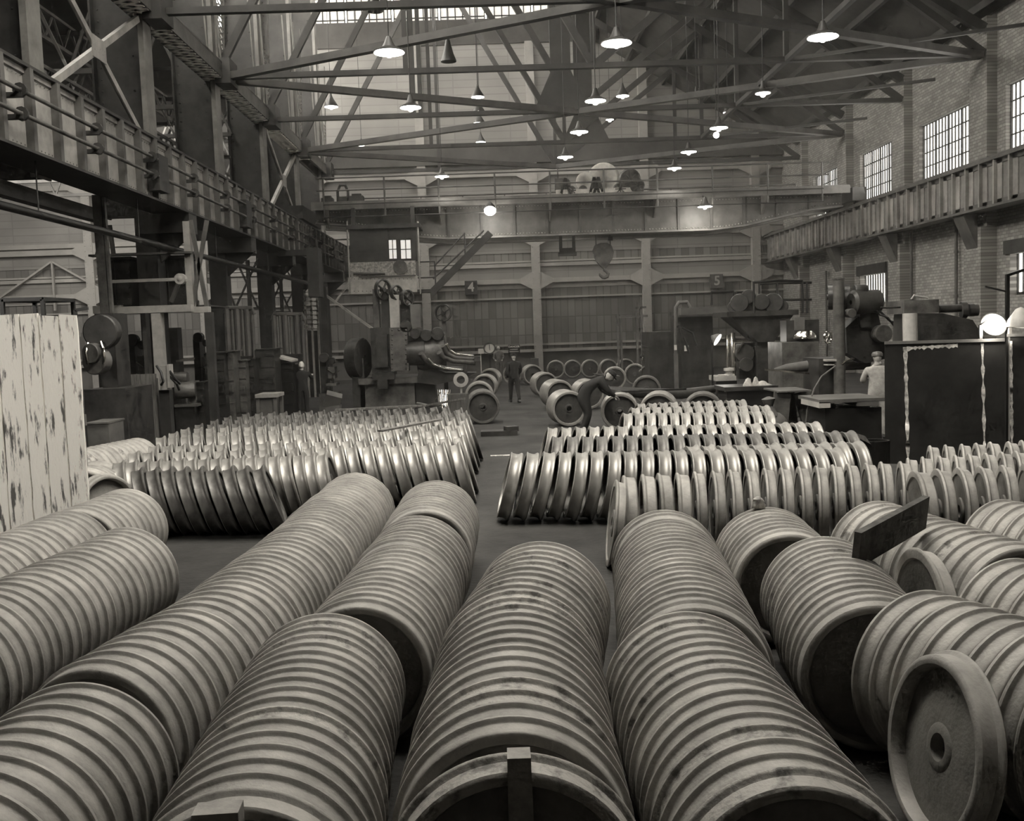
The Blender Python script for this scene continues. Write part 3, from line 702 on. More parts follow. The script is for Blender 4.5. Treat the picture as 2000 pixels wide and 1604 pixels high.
# left block
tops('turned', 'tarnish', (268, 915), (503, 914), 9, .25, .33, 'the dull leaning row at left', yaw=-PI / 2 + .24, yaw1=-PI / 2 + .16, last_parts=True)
tops('turned', 'turned', (234, 899), (628, 885), 18, .12, .22, 'the narrow bright row at left', yaw=-PI / 2 + .27, yaw1=-PI / 2 + .05, last_parts=True)
tops('turned', 'turned', (262, 881), (888, 866), 23, .10, .24, 'the second bright row left of the aisle', yaw=-PI / 2 + .27, yaw1=-PI / 2 + .05, last_parts=True)
tops('turned', 'turned', (300, 868), (895, 853), 23, .10, .24, 'the third bright row left of the aisle', yaw=-PI / 2 + .27, yaw1=-PI / 2 + .05)
tops('turned', 'turned', (312, 852), (888, 837), 24, .06, .24, 'the fourth bright row left of the aisle', yaw=-PI / 2 + .27, yaw1=-PI / 2 + .05, last_parts=True)
tops('turned', 'turned', (338, 843), (900, 828), 24, .06, .24, 'the fifth bright row left of the aisle', yaw=-PI / 2 + .27, yaw1=-PI / 2 + .05)
tops('turned', 'turned', (362, 835), (905, 819), 23, .06, .24, 'the sixth bright row left of the aisle', yaw=-PI / 2 + .27, yaw1=-PI / 2 + .05)
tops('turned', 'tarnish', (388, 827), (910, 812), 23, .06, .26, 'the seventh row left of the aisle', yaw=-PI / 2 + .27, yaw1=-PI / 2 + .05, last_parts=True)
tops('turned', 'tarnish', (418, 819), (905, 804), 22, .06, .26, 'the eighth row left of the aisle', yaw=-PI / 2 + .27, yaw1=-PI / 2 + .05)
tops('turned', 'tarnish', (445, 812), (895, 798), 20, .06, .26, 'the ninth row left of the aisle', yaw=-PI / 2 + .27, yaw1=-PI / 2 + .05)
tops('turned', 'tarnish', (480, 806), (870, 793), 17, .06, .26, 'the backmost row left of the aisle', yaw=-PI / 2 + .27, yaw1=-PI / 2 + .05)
# clusters of turned wheels standing behind, facing the camera
def cluster(px, py, n, yaw, desc, m='turned', pitch=.15, tilt=.03):
    q = on_z(px, py, 2 * RF)
    d = Vector((-math.sin(yaw), math.cos(yaw)))
    for i in range(n):
        p = Vector((q.x, q.y)) + d * (i * pitch)
        lab = ('turned wheel fronting ' if i == 0 else 'bright turned wheel behind the front of ') + desc
        wheel('turned', m, p.x, p.y, yaw, tilt, lab, None if i == 0 or n == 2 else 'wheels behind the front of ' + desc, i == 0)
cluster(942, 762, 6, .05, 'the stack beside the steel bin', 'tarnish')
cluster(935, 745, 4, .0, 'the second stack left of the far aisle')
cluster(945, 731, 5, -.1, 'the third stack left of the far aisle')
cluster(955, 720, 4, -.2, 'the farthest stack left of the aisle')
cluster(1000, 712, 2, -.15, 'the pair behind the blurred walking man')
cluster(1110, 763, 6, .12, 'the big stack left of the bending man')
cluster(1092, 742, 7, .15, 'the bright stack behind the bending man')
cluster(1065, 727, 5, .2, 'the stack by the middle of the far aisle')
cluster(1040, 712, 4, .2, 'the far stack at the end of the aisle')
cluster(1150, 741, 6, .1, 'the stack at the shoulder of the bending man')
cluster(1210, 767, 6, -.1, 'the stack right of the bending man')
cluster(1285, 766, 6, -.2, 'the stack behind the raised bright rows')
cluster(1262, 733, 2, -.15, 'the pair under the long dark shaft', 'tarnish')
cluster(1372, 766, 4, -.2, 'the pair at the end of the dark shaft', 'tarnish')
cluster(1200, 716, 3, -.1, 'the low stack in the middle distance')
cluster(1240, 710, 2, -.1, 'the pair with the ringed hub in the far middle')
for i, px in enumerate((1085, 1118, 1152, 1188, 1222)):
    cluster(px, 703.5 - i * .8, 2, .05 * (i - 2), 'the %s far stack along the back, counted from the left' % ['first', 'second', 'third', 'fourth', 'fifth'][i])
flush_wheels()
# ================================================================ travelling crane
CY = 46.0
def px(x, y, Y): return on_y(x, y, Y)
cr = thing('overhead_crane_bridge', 'riveted overhead travelling crane bridge with handrail spanning the hall', 'crane', (4, CY, ZT))
x0, x1 = XL - .3, XR + .3
def fish(y, yy):
    n = 16; top = []; bot = []
    for i in range(n + 1):
        f = i / n; x = x0 + .6 + (x1 - x0 - 1.2) * f
        e = max(0, min(1, min(f, 1 - f) / .25)); e = e * e * (3 - 2 * e)
        top.append(Vector((x, y, ZT + .75))); bot.append(Vector((x, y, ZT + .15 - .85 * e)))
    return top, bot
for dy in (0, 2.6):
    top, bot = fish(CY + dy, 0)
    b = MB(); b.prism(top + bot[::-1], (0, 1, 0), .05); b.build('girder_web', M['bridge'], cr)
    b = MB()
    for i in range(len(bot) - 1): b.bar(bot[i] + Vector((0, .02, 0)), bot[i + 1] + Vector((0, .02, 0)), .4, .07)
    b.bar(top[0] + Vector((0, .02, 0)), top[-1] + Vector((0, .02, 0)), .4, .08); b.build('girder_flange', M['girder'], cr)
    if dy == 0:
        b = MB()
        for i in range(170):
            f = i / 169; x = x0 + .7 + (x1 - x0 - 1.4) * f; e = max(0, min(1, min(f, 1 - f) / .25)); e = e * e * (3 - 2 * e)
            b.rivet((x, CY - .01, ZT + .27 - .85 * e), (0, -1, 0), .04); b.rivet((x, CY - .01, ZT + .62), (0, -1, 0), .03)
        b.build('rivet_pattern', M['steel_light'], cr)['kind'] = 'stuff'
        for i in range(1, 16):
            x = top[i].x; b = MB(); b.bb(x - .05, x + .05, CY - .07, CY, bot[i].z + .05, ZT + .72); b.build('stiffener', M['steel'], cr)
# end trucks
for s, x in (('l', XL - .38), ('r', XR + .14)):
    b = MB(); b.bb(x - .3, x + .3, CY - 1.0, CY + 3.6, ZT + .28, ZT + .85)
    b.build('end_truck', M['steel_dark'], cr)
    for yy in (CY - .5, CY + 3.1):
        b = MB(); b.lathe([(-.06, .05), (-.06, .3), (.06, .3), (.06, .05)], (x, yy, ZT + .36 + .1), (1, 0, 0), 20); b.build('track_wheel', M['steel_dark'], cr)
# near walkway with handrail
b = MB(); b.bb(x0 + .6, x1 - .6, CY - 1.1, CY - .02, ZT + .72, ZT + .8); b.bb(x0 + .6, x1 - .6, CY - 1.12, CY - 1.06, ZT + .6, ZT + .95); b.build('walkway', M['bridge'], cr)
zr = ZT + .8
posts = [632, 751, 857, 967, 1075, 1180, 1284, 1392, 1500, 1606]
ps = [px(x, 380, CY - 1.1).x for x in posts]
for x in ps:
    b = MB(); b.tube((x, CY - 1.1, ZT + .3), (x, CY - 1.1, zr + 1.15), .04, n=8); b.build('rail_post', M['steel'], cr)
for h in (1.15, .62):
    b = MB(); b.tube((ps[0] - .3, CY - 1.1, zr + h), (ps[-1] + .3, CY - 1.1, zr + h), .035, n=8); b.build('handrail', M['steel'], cr)
b = MB(); b.tube((ps[0], CY + 2.8, zr + .75), (ps[-1], CY + 2.8, zr + .75), .04, n=8)
for i in range(12): x = ps[0] + (ps[-1] - ps[0]) * i / 11; b.tube((x, CY + 2.8, zr - .2), (x, CY + 2.8, zr + .75), .03, n=6)
b.build('rear_handrail', M['steel'], cr)
b = MB()
for z in (ZT + .1, ZT - .45): b.tube((ps[0], CY - 1.3, z + .7), (ps[-1], CY - 1.3, z + .7), .025, n=6)
b.build('drive_shaft', M['steel_dark'], cr)
for x in ps[::2]:
    b = MB(); b.prism([Vector((x - .03, CY - 1.1, ZT + .7)), Vector((x - .03, CY, ZT + .7)), Vector((x - .03, CY, ZT - .1))], (1, 0, 0), .06); b.build('walkway_bracket', M['girder'], cr)
for i, (xx, w, h) in enumerate(((640, .5, .35), (670, .45, .9), (697, .6, .4))):
    q = px(xx, 385, CY - .6); b = MB()
    if i == 1: b.path([(q.x - w / 2, CY - .6, zr), (q.x - w / 2, CY - .6, zr + h * .7), (q.x - w / 4, CY - .6, zr + h), (q.x + w / 4, CY - .6, zr + h), (q.x + w / 2, CY - .6, zr + h * .7), (q.x + w / 2, CY - .6, zr)], .06); b.bb(q.x - .2, q.x + .2, CY - .8, CY - .4, zr, zr + .4)
    else: b.bb(q.x - w / 2, q.x + w / 2, CY - .9, CY - .4, zr, zr + h); b.bb(q.x - w / 3, q.x + w / 3, CY - .8, CY - .5, zr + h, zr + h + .1)
    tag(b.build('control_box', M['steel_dark']), ['low dark box at the left end of the crane walkway', 'arched dark housing on the left of the crane walkway', 'dark box right of the arched housing on the crane walkway'][i], 'box')
# trolley with two drums
tr = thing('hoist_trolley', 'hoist trolley with two pale rope drums and gears riding on the crane bridge', 'hoist', (px(1170, 375, CY).x, CY + .8, zr + .02))
tx = px(1170, 375, CY).x
b = MB(); b.bb(tx - 1.9, tx + 1.95, CY + .1, CY + 2.4, zr - .02, zr + .14); b.bb(tx - 1.9, tx + 1.95, CY + .1, CY + .2, zr, zr + .5); b.bb(tx - 1.9, tx + 1.95, CY + 2.2, CY + 2.3, zr, zr + .5)
for q in range(14):
    b.rivet((tx - 1.7 + q * .27, CY + .1, zr + .3), (0, -1, 0), .05)
b.build('trolley_frame', M['drum'], tr)
for (cx, r, cz, hh, nm) in ((px(1150, 350, CY).x, .42, zr + .9, .9, 'a'), (px(1186, 340, CY).x, .72, zr + 1.0, 1.0, 'b')):
    b = MB(); b.lathe([(-.5, .08), (-.5, r * .96), (-.45, r), (.45, r), (.5, r * .96), (.5, .08)], (cx, CY + 1.1, cz), (0.25, 1, 0), 32)
    for q in range(3): b.lathe([(-.53, .05), (-.53, r * (.3 + q * .3)), (-.5, r * (.32 + q * .3))], (cx, CY + 1.1, cz), (.25, 1, 0), 24)
    b.build('rope_drum', M['drum'], tr, label='pale painted rope drum housing')
for (cx, cz, r, w) in ((1103, .75, .3, .25), (1117, .45, .22, .3), (1140, .5, .2, .2), (1166, .55, .28, .2), (1232, .85, .5, .35), (1246, .55, .35, .4), (1212, .45, .3, .3)):
    x = px(cx, 350, CY).x; b = MB(); b.lathe([(-w, .06), (-w, r * .85), (-w * .8, r), (w * .8, r), (w, r * .85), (w, .06)], (x, CY + .45, zr + cz), (0.1, 1, 0), 20)
    for a in range(8): t = a * PI / 4; b.bar((x, CY + .4 - w, zr + cz), (x + math.cos(t) * r * .8, CY + .4 - w, zr + cz + math.sin(t) * r * .8), .05, .05)
    b.build('gear', M['machine_mid'], tr)
for (cx, s) in ((1093, 1), (1158, 1), (1172, -1), (1255, -1)):
    x = px(cx, 350, CY).x; b = MB(); b.bar((x, CY + .15, zr + .1), (x + .25 * s, CY + .15, zr + 1.0), .12, .1, (0, 1, 0)); b.bar((x + .5 * s, CY + .15, zr + .1), (x + .25 * s, CY + .15, zr + 1.0), .12, .1, (0, 1, 0)); b.build('bearing_stand', M['machine'], tr)
x = px(1090, 340, CY).x; b = MB(); b.tube((x, CY + .2, zr + .1), (x, CY + .2, zr + 1.5), .03); b.bb(x - .15, x + .2, CY + .1, CY + .35, zr + .5, zr + 1.0); b.build('switch_post', M['machine_mid'], tr)
# frame hanging under the trolley, hook block
a = px(1091, 445, CY + 1.2); c = px(1124, 496, CY + 1.2)
b = MB(); yy = CY + 1.2; ztop = zr
b.bb(a.x, a.x + .14, yy - .1, yy + .1, c.z, ztop); b.bb(c.x - .14, c.x, yy - .1, yy + .1, c.z, ztop); b.bb(a.x - .05, c.x + .05, yy - .12, yy + .12, c.z - .08, c.z + .08); b.bb(a.x, c.x, yy - .1, yy + .1, ztop - .2, ztop)
b.box(((a.x + c.x) / 2, yy, c.z + .18), (.55, .15, .2)); b.bar((a.x, yy, c.z + .3), (a.x + .25, yy, c.z + .05), .05, .05); b.bar((c.x, yy, c.z + .3), (c.x - .25, yy, c.z + .05), .05, .05)
tag(b.build('crane_stirrup', M['steel_dark']), 'small dark rectangular frame hanging under the crane bridge left of the hook', 'frame')
hk = px(1180, 505, CY + 1.2)
t = thing('hook_block', 'tear shaped pulley block with a large hook hanging from the crane', 'hook', (hk.x, yy, px(1180, 540, yy).z))
def hz(y): return px(1180, y, yy).z
out = [(1174, 474), (1186, 474), (1195, 480), (1199, 492), (1197, 504), (1190, 516), (1184, 524), (1178, 524), (1168, 514), (1161, 502), (1158, 490), (1162, 479)]
b = MB(); pts = [px(u, v, yy - .14) for u, v in out]; pts = [Vector((p.x, yy - .14, p.z)) for p in pts]; b.prism(pts, (0, 1, 0), .28); b.build('block_cheek', M['machine_mid'], t)
b = MB(); b.lathe([(-.11, .05), (-.11, .26), (-.1, .27), (.1, .27), (.11, .26), (.11, .05)], (px(1179, 493, yy).x, yy, hz(493)), (0, 1, 0), 24); b.build('sheave', M['machine'], t)
b = MB(); hp = [(1180, 524), (1180, 528), (1184, 530), (1188, 535), (1186, 540), (1181, 542), (1176, 541), (1172, 538), (1171, 534)]
b.path([Vector((px(u, v, yy).x, yy, px(u, v, yy).z)) for u, v in hp], [.05, .06, .07, .08, .09, .09, .08, .06, .03], 8); b.build('hook', M['machine_mid'], t)
for u in (1164, 1192):
    b = MB(); q = px(u, 480, yy); b.tube((q.x, yy, q.z), (q.x, yy, zr + .05), .025, n=6); b.build('hoist_rope', M['machine'], t)
q = px(1192, 466, yy); b = MB(); b.box((q.x, yy, q.z), (.2, .2, .18)); b.build('rope_clamp', M['black'], t)

# operator cab
KY = 44.3
def rect(mb, xa, ya, xb, yb, Y, d):
    A = px(xa, (ya + yb) / 2, Y).x; B = px(xb, (ya + yb) / 2, Y).x; za = px((xa + xb) / 2, ya, Y).z; zb = px((xa + xb) / 2, yb, Y).z
    mb.bb(A, B, Y, Y + d, zb, za); return mb
cb = thing('crane_cab', 'boxy crane operator cab with small paned windows hung under the bridge left end', 'cab', (px(745, 575, KY).x, KY, px(745, 575, KY).z))
b = MB(); rect(b, 680, 540, 814, 573, KY, 2.4); b.build('lower_panel', M['white'], cb)
b = MB(); rect(b, 684, 511, 812, 541, KY + .03, .08); b.build('breast_panel', M['bone'], cb)
b = MB(); rect(b, 683, 446, 759, 511, KY + .06, .08); rect(b, 803, 446, 814, 511, KY + .06, .08); rect(b, 759, 446, 803, 467, KY + .06, .08); rect(b, 759, 507, 803, 511, KY + .06, .08); b.build('upper_wall', M['steel_dark'], cb)
b = MB(); A = px(684, 510, KY); B = px(812, 510, KY); zt_ = px(745, 440, KY).z; zb_ = px(745, 541, KY).z
b.bb(A.x, A.x + .06, KY + .1, KY + 2.3, zb_, zt_); b.bb(B.x - .06, B.x, KY + .1, KY + 2.3, zb_, zt_); b.build('side_wall', M['steel'], cb, label='cab side walls')
b = MB(); b.bb(A.x, B.x, KY + 2.3, KY + 2.36, zb_, zb_ + 1.15); b.bb(A.x, px(757, 490, KY).x, KY + 2.3, KY + 2.36, zb_ + 1.15, zt_); b.build('rear_wall', M['steel_dark'], cb)
b = MB(); rect(b, 676, 438, 820, 446, KY - .1, 2.6); b.build('cab_roof', M['steel_dark'], cb)
for (u0, u1) in ((759, 775), (782, 803)):
    w = MB()
    for u in (u0, (u0 + u1) / 2, u1): rect(w, u - .8, 468, u + .8, 506, KY + .04, .04)
    for v in (468, 487, 506): rect(w, u0, v - .8, u1, v + .8, KY + .04, .04)
    f = w.build('window_frame', M['steel_dark'], cb); g = MB(); rect(g, u0, 468, u1, 506, KY + .07, .02); g.build('pane', M['pane_glow_dim'], f)  # panes given a faint glow in place of light seen through them
b = MB(); rect(b, 775, 467, 782, 507, KY + .04, .06); b.build('mullion', M['steel_dark'], cb)
q = px(782, 522, KY); b = MB(); b.lathe([(0, .04), (0, .3), (.12, .25), (.14, .04)], (q.x, KY - .12, q.z), (0, 1, 0), 18); b.build('round_lamp_housing', M['machine_mid'], cb)
b = MB(); b.tube(px(690, 534, KY - .1), px(752, 535, KY - .1), .05, n=8); b.tube(px(700, 541, KY - .1), px(812, 538, KY - .1), .03, n=6); b.build('grab_rail', M['steel'], cb)
b = MB()
for u in (678, 816): 
    A = px(u, 446, KY - .05); B = px(u, 573, KY - .05); b.tube((A.x, KY - .05, B.z), (A.x, KY - .05, A.z + .3), .035, n=6)
b.build('corner_pipe', M['steel_light'], cb)
b = MB()
for u in range(684, 812, 8):
    for v in (545, 569): q = px(u, v, KY); b.rivet((q.x, KY, q.z), (0, -1, 0), .02)
for (v0, v1, s) in ((446, 573, 0),): pass
b.build('rivet_pattern', M['steel_dark'], cb)
# cab hangers
for k_, x in enumerate((px(690, 446, KY).x, px(806, 446, KY).x)):
    b = MB(); b.bb(x - .08, x + .08, KY + .1, KY + .3, zt_, ZT + .6); b.build('hanger', M['steel_dark'], cb)
# stair from cab to bridge
st = thing('crane_stair', 'steel stair with handrail climbing from the cab to the crane bridge', 'stairs', (px(845, 570, KY).x, KY, px(845, 570, KY).z))
for dy in (0, .7):
    b = MB(); A = px(842, 573, KY + dy); B = px(958, 455, KY + dy); b.bar((A.x, KY + dy, A.z), (B.x, KY + dy, B.z), .06, .3, (0, 0, 1)); b.build('stringer', M['steel_dark'], st)
for i in range(12):
    f = (i + .5) / 12; A = px(842, 573, KY); B = px(958, 455, KY); b = MB(); b.box((A.x + (B.x - A.x) * f, KY + .35, A.z + (B.z - A.z) * f), (.25, .68, .03)); b.build('tread', M['steel_dark'], st)
for (p, r) in (((846, 545), (945, 450)), ((850, 518), (908, 455))):
    b = MB(); A = px(*p, KY); B = px(*r, KY); b.tube((A.x, KY, A.z), (B.x, KY, B.z), .035, n=6); b.build('handrail', M['steel_dark'], st)
for (u, va, vb) in ((849, 512, 562), (907, 455, 505), (818, 512, 562)):
    b = MB(); A = px(u, va, KY); B = px(u, vb, KY); b.tube((A.x, KY, A.z), (A.x, KY, B.z), .035, n=6); b.build('rail_post', M['steel_dark'], st)
b = MB(); 
for v in (512, 543): A = px(816, v, KY); B = px(850, v, KY); b.tube((A.x, KY, A.z), (B.x, KY, A.z), .03, n=6)
b.build('landing_rail', M['steel_dark'], st)
b = MB(); rect(b, 815, 565, 852, 571, KY, .9); b.build('landing', M['steel_dark'], st)

# ================================================================ pendant lamps
def lamp(x, y, Y, r, label, power=0, cone=False, hot=False, dim=False, cat_group=None):
    q = px(x, y, Y); ceil = {True: ZC, False: ZC}[Y < 44]
    t = thing('pendant_lamp', label, 'lamp', (q.x, Y, q.z - .12), cat_group)
    z = q.z
    b = MB()
    if cone: b.lathe([(-.02, r), (.02, r), (r * 1.0, r * .42), (r * 1.5, .06), (r * 1.5 + .1, .04)], (q.x, Y, z), (0, 0, 1), 24)
    else: b.lathe([(-.02, r), (.01, r), (.06, r * .72), (.1, r * .45), (.2, r * .3), (.34, .05)], (q.x, Y, z), (0, 0, 1), 24)
    b.build('lamp_shade', M['shade'], t)
    b = MB(); b.lathe([(-.03, .001), (-.03, r * .97), (0, r * .9), (.0, .001)], (q.x, Y, z), (0, 0, 1), 24); b.sphere((q.x, Y, z - .05), .09); b.build('bulb', M['lamp_hot'] if hot else M['lamp'], t)
    if not dim:
        zt = max(roof_z(q.x), ZC) + .05 if q.x > 4.5 else 24.35
        b = MB(); b.tube((q.x, Y, z + (.3 if not cone else r * 1.5)), (q.x, Y, zt), .013, n=6); b.build('cord', M['black'], t)
    if power: point('lamp_light', (q.x, Y, z - .22), power * 1.3, .18, True)
LP = [
 (760, 101, 24, .36, 'big bright pendant lamp, upper left of the three highest', 260), (1204, 83, 24, .36, 'big bright pendant lamp at the top centre', 260), (1607, 71, 24, .36, 'big bright pendant lamp at the upper right by a roof beam', 260),
 (802, 209, 30, .31, 'bright pendant lamp below the upper left one', 200), (1163, 196, 30, .31, 'bright pendant lamp with dark cone, middle centre column', 200), (1131, 257, 35, .31, 'pendant lamp with dark cone left of the centre post', 150),
 (1404, 249, 35, .31, 'bright pendant lamp over a small bare bulb, right of the crane drums', 150), (1345, 296, 40, .31, 'pendant lamp right of the crane drums, middle one of three', 120), (1104, 306, 40, .31, 'pendant lamp just above the left end of the trolley', 120),
 (1317, 328, 44, .31, 'pendant lamp just over the crane handrail, right part', 80), (863, 344, 44, .31, 'pendant lamp just over the crane handrail, left part', 80), (1490, 181, 31, .23, 'flat pendant lamp alone under the right roof slope', 60)]
for (x, y, Y, r, l, p) in LP: lamp(x, y, Y, r, l, p)
for (x, y, Y, r, l) in [
 (647, 208, 46.5, .31, 'cone shaded lamp in front of the far gable at its left edge'), (933, 189, 46.5, .3, 'cone shaded far lamp, topmost of the vertical line of four'), (935, 218, 50, .3, 'far lamp, second from the top in the vertical line of four'),
 (936, 240, 52, .3, 'far lamp, third from the top in the vertical line of four'), (939, 277, 57, .27, 'far lamp, lowest in the vertical line of four'), (1216, 187, 45.5, .29, 'cone shaded far lamp right of the middle centre lamp'),
 (1191, 233, 50.5, .2, 'tiny far lamp right of the centre post, upper'), (1174, 270, 57, .29, 'small far lamp right of the centre post, lower'), (706, 284, 52, .15, 'tiny far lamp by the left columns'), (1360, 184, 44, .14, 'tiny far lamp near the roof post, upper right'), (1421, 219, 46, .2, 'tiny far lamp above the bright lamp with the bare bulb')]:
    lamp(x, y, Y, r, l, 0, cone=True)
for (x, y, l) in ((876, 118, 'unlit dark cone lamp against the bright upper gable'), (733, 20, 'unlit dark cone lamp in front of the top windows')):
    q = px(x, y, 40); t = thing('pendant_lamp', l, 'lamp', q); b = MB(); b.lathe([(-.05, .3), (0, .3), (.25, .2), (.6, .12), (.9, .04)], q, (0, 0, 1), 16); b.build('lamp_shade', M['black'], t); b = MB(); b.tube(q + Vector((0, 0, .8)), (q.x, q.y, 24.35), .013, n=6); b.build('cord', M['black'], t)
q = px(1399, 264, 35); t = thing('bare_bulb', 'small bare bulb hanging just under the pendant lamp, right', 'bulb', q); b = MB(); b.sphere(q, .1); b.build('glass', M['lamp_hot'], t); b = MB(); b.tube(q, (q.x, q.y, roof_z(q.x) + .05), .012, n=6); b.build('cord', M['black'], t)
# crane work lamps under the girder
q = px(957, 409, CY - 1.7)
t = thing('crane_flood_lamp', 'very bright flood lamp mounted on the left part of the crane bridge', 'lamp', q)
b = MB(); b.lathe([(0, .27), (.16, .2), (.3, .08), (.36, .03)], q, (0, .25, 1), 24); b.build('lamp_shade', M['shade'], t)
b = MB(); b.sphere(q + Vector((0, -.08, -.06)), .25, (1, 1, .85), 16, 10); b.build('bulb', M['lamp_hot'], t); b = MB(); b.bar(q + Vector((0, 0, .2)), q + Vector((0, .65, .35)), .06, .06); b.build('bracket', M['black'], t)
point('crane_lamp_light', q + Vector((0, .1, -.25)), 110, .15)
q = px(1377, 403, CY - 1.5)
t = thing('crane_flood_lamp', 'bright shaded lamp on the right part of the crane bridge lighting its lower flange', 'lamp', q)
b = MB(); b.lathe([(-.02, .32), (.01, .32), (.08, .22), (.14, .16), (.4, .05)], q, (0, 0, 1), 24); b.build('lamp_shade', M['shade'], t)
b = MB(); b.lathe([(-.03, .001), (-.03, .31), (0, .28), (0, .001)], q, (0, 0, 1), 24); b.sphere(q - Vector((0, 0, .03)), .1); b.build('bulb', M['lamp_hot'], t); b = MB(); b.bar(q + Vector((0, 0, .35)), q + Vector((0, .45, .5)), .06, .06); b.build('bracket', M['black'], t)
point('crane_lamp_light', q + Vector((0, .2, -.25)), 90, .15)
# ================================================================ machines and shop furniture
def P(x, y, Y): q = on_y(x, y, Y); return Vector((q.x, Y, q.z))
def fl(x, Y): q = on_y(x, 700, Y); return q.x
def rc(xa, ya, xb, yb, Y, d, mb=None, floor=False):
    mb = mb or MB(); A = P(xa, (ya + yb) / 2, Y).x; B = P(xb, (ya + yb) / 2, Y).x; za = P((xa + xb) / 2, ya, Y).z; zb = 0 if floor else P((xa + xb) / 2, yb, Y).z
    return mb.bb(A, B, Y, Y + d, zb, za)
def cyl(x, y, Y, r, w, mb=None, ax=(0, 1, 0), n=24):
    mb = mb or MB(); q = P(x, y, Y); return mb.lathe([(-w, .001), (-w, r * .93), (-w * .85, r), (w * .85, r), (w, r * .93), (w, .001)], q, ax, n)
def hwheel(x, y, Y, r, ax=(0, 1, 0), spokes=5, t=.05):
    b = MB(); q = P(x, y, Y); ax = Vector(ax).normalized(); u = ax.orthogonal().normalized(); v = ax.cross(u)
    b.lathe([(-t, r * .86), (-t, r), (t, r), (t, r * .86)], q, ax, 28, closed=True); b.lathe([(-t * 1.3, .01), (-t * 1.3, r * .22), (t * 1.3, r * .22), (t * 1.3, .01)], q, ax, 14)
    for k in range(spokes):
        a = 2 * PI * k / spokes + .3; b.bar(q, q + (u * math.cos(a) + v * math.sin(a)) * r * .9, r * .1, t, ax)
    return b
def rivs(mb, xa, ya, xb, yb, Y, n, m, r=.03):
    for i in range(n):
        for j in range(m):
            if 0 < i < n - 1 and 0 < j < m - 1: continue
            q = P(xa + (xb - xa) * i / max(1, n - 1), ya + (yb - ya) * j / max(1, m - 1), Y); mb.rivet((q.x, Y, q.z), (0, -1, 0), r)
    return mb

# --- board fence at the left edge
FY = 12.6
t = thing('board_fence', 'tall fence of peeling white painted boards at the left edge', 'fence', (P(80, 900, FY).x, FY, 0))
xs = [-38, 4, 51, 87, 127, 163]
for i in range(len(xs) - 1):
    b = MB(); A = P(xs[i] + .8, 800, FY).x; B = P(xs[i + 1] - .8, 800, FY).x; top = P((xs[i] + xs[i + 1]) / 2, 613 + i % 2 * 2, FY).z
    n = 14; vs = []
    for k in range(n + 1):
        z = top * k / n; j = .006; vs.append((A + R_.uniform(-j, j), z)); 
    for k in range(n, -1, -1):
        z = top * k / n + (R_.uniform(-.02, .02) if k == n else 0); vs.append((B + (R_.uniform(-.012, .0)), z))
    b.prism([Vector((x, FY + R_.choice((0, 0)), z)) for x, z in vs], (0, 1, 0), .03 + .008 * (i % 3)); b.build('board', M['fence'], t)
b = MB()
for z in (.4, 1.6, 2.7): b.bb(P(-38, 800, FY).x, P(160, 800, FY).x, FY + .05, FY + .12, z, z + .14)
b.build('rail', M['wood'], t)
# tubular rack rising behind the fence
t = thing('tube_rack', 'black tubular frame showing above the board fence', 'rack', (P(45, 700, 14).x, 14.2, 0))
b = MB()
for u in (4, 83): q = P(u, 585, 14); b.bar((q.x, 14, 0), (q.x, 14, q.z), .05, .05); b.bar((q.x + .08, 14.8, 0), (q.x + .08, 14.8, q.z), .05, .05)
for (u, w) in ((4, 83),): a = P(u, 586, 14); c = P(w, 584, 14); b.bar(a, c, .05, .05); b.bar(a + Vector((.08, .8, 0)), c + Vector((.08, .8, 0)), .05, .05); b.bar(a, a + Vector((.08, .8, 0)), .05, .05); b.bar(c, c + Vector((.08, .8, 0)), .05, .05); b.bb(a.x, c.x, 14, 14.8, a.z - .02, a.z)
b.build('frame_tubes', M['black'], t)
b = MB(); a = P(147, 606, 14); b.bar((a.x, 14, 0), (a.x, 14, a.z), .04, .04); b.bar(a, P(172, 602, 14), .04, .04); b.build('side_hook', M['black'], t)

# --- raised platform under the runway girder
Y = 27.0
t = thing('elevated_platform', 'raised steel platform carrying two dark tanks under the left runway girder', 'platform', (P(285, 600, Y).x, Y, 0))
b = rc(181, 597, 236, 612, Y, .2); rc(226, 597, 373, 611, Y - .5, .25, b); rc(373, 599, 406, 611, Y, .3, b); b.build('deck_beam', M['steel_light'], t)
b = rc(184, 599, 406, 602, Y + .25, 2.2); b.build('deck_plate', M['steel_dark'], t)
b = rc(186, 545, 362, 551, Y - .3, .12); b.build('rail_beam', M['steel_light'], t)
b = rc(172, 494, 372, 498, Y - .2, .3); b.build('upper_beam', M['steel'], t)
b = rc(361, 432, 373, 600, Y, .25); b.build('pale_post', M['steel_light'], t)
for (xa, ya, xb, yb) in ((372, 430, 404, 600), (404, 430, 376, 600), (203, 440, 190, 500), (214, 440, 222, 500), (352, 547, 334, 590)):
    b = MB(); b.bar(P(xa, ya, Y + .1), P(xb, yb, Y + .1), .1, .08, (0, 1, 0)); b.build('diagonal_strut', M['steel'], t)
for (u, Yq, w) in ((193, Y + 1.5, .18), (297, Y + 1.2, .22), (408, Y, .2)):
    b = MB(); q = P(u, 610, Yq); b.bb(q.x - w / 2, q.x + w / 2, Yq - w / 2, Yq + w / 2, 0, q.z); b.build('leg', M['steel_dark'], t)
b = MB(); q = P(353, 545, Y - .5); b.lathe([(-.1, .02), (-.1, .14), (.1, .14), (.1, .02)], q, (0, 1, 0), 14); b.sphere(q, .13); b.bar(q, q + Vector((.3, 0, -.1)), .08, .05); b.build('floodlight', M['steel_light'], t)
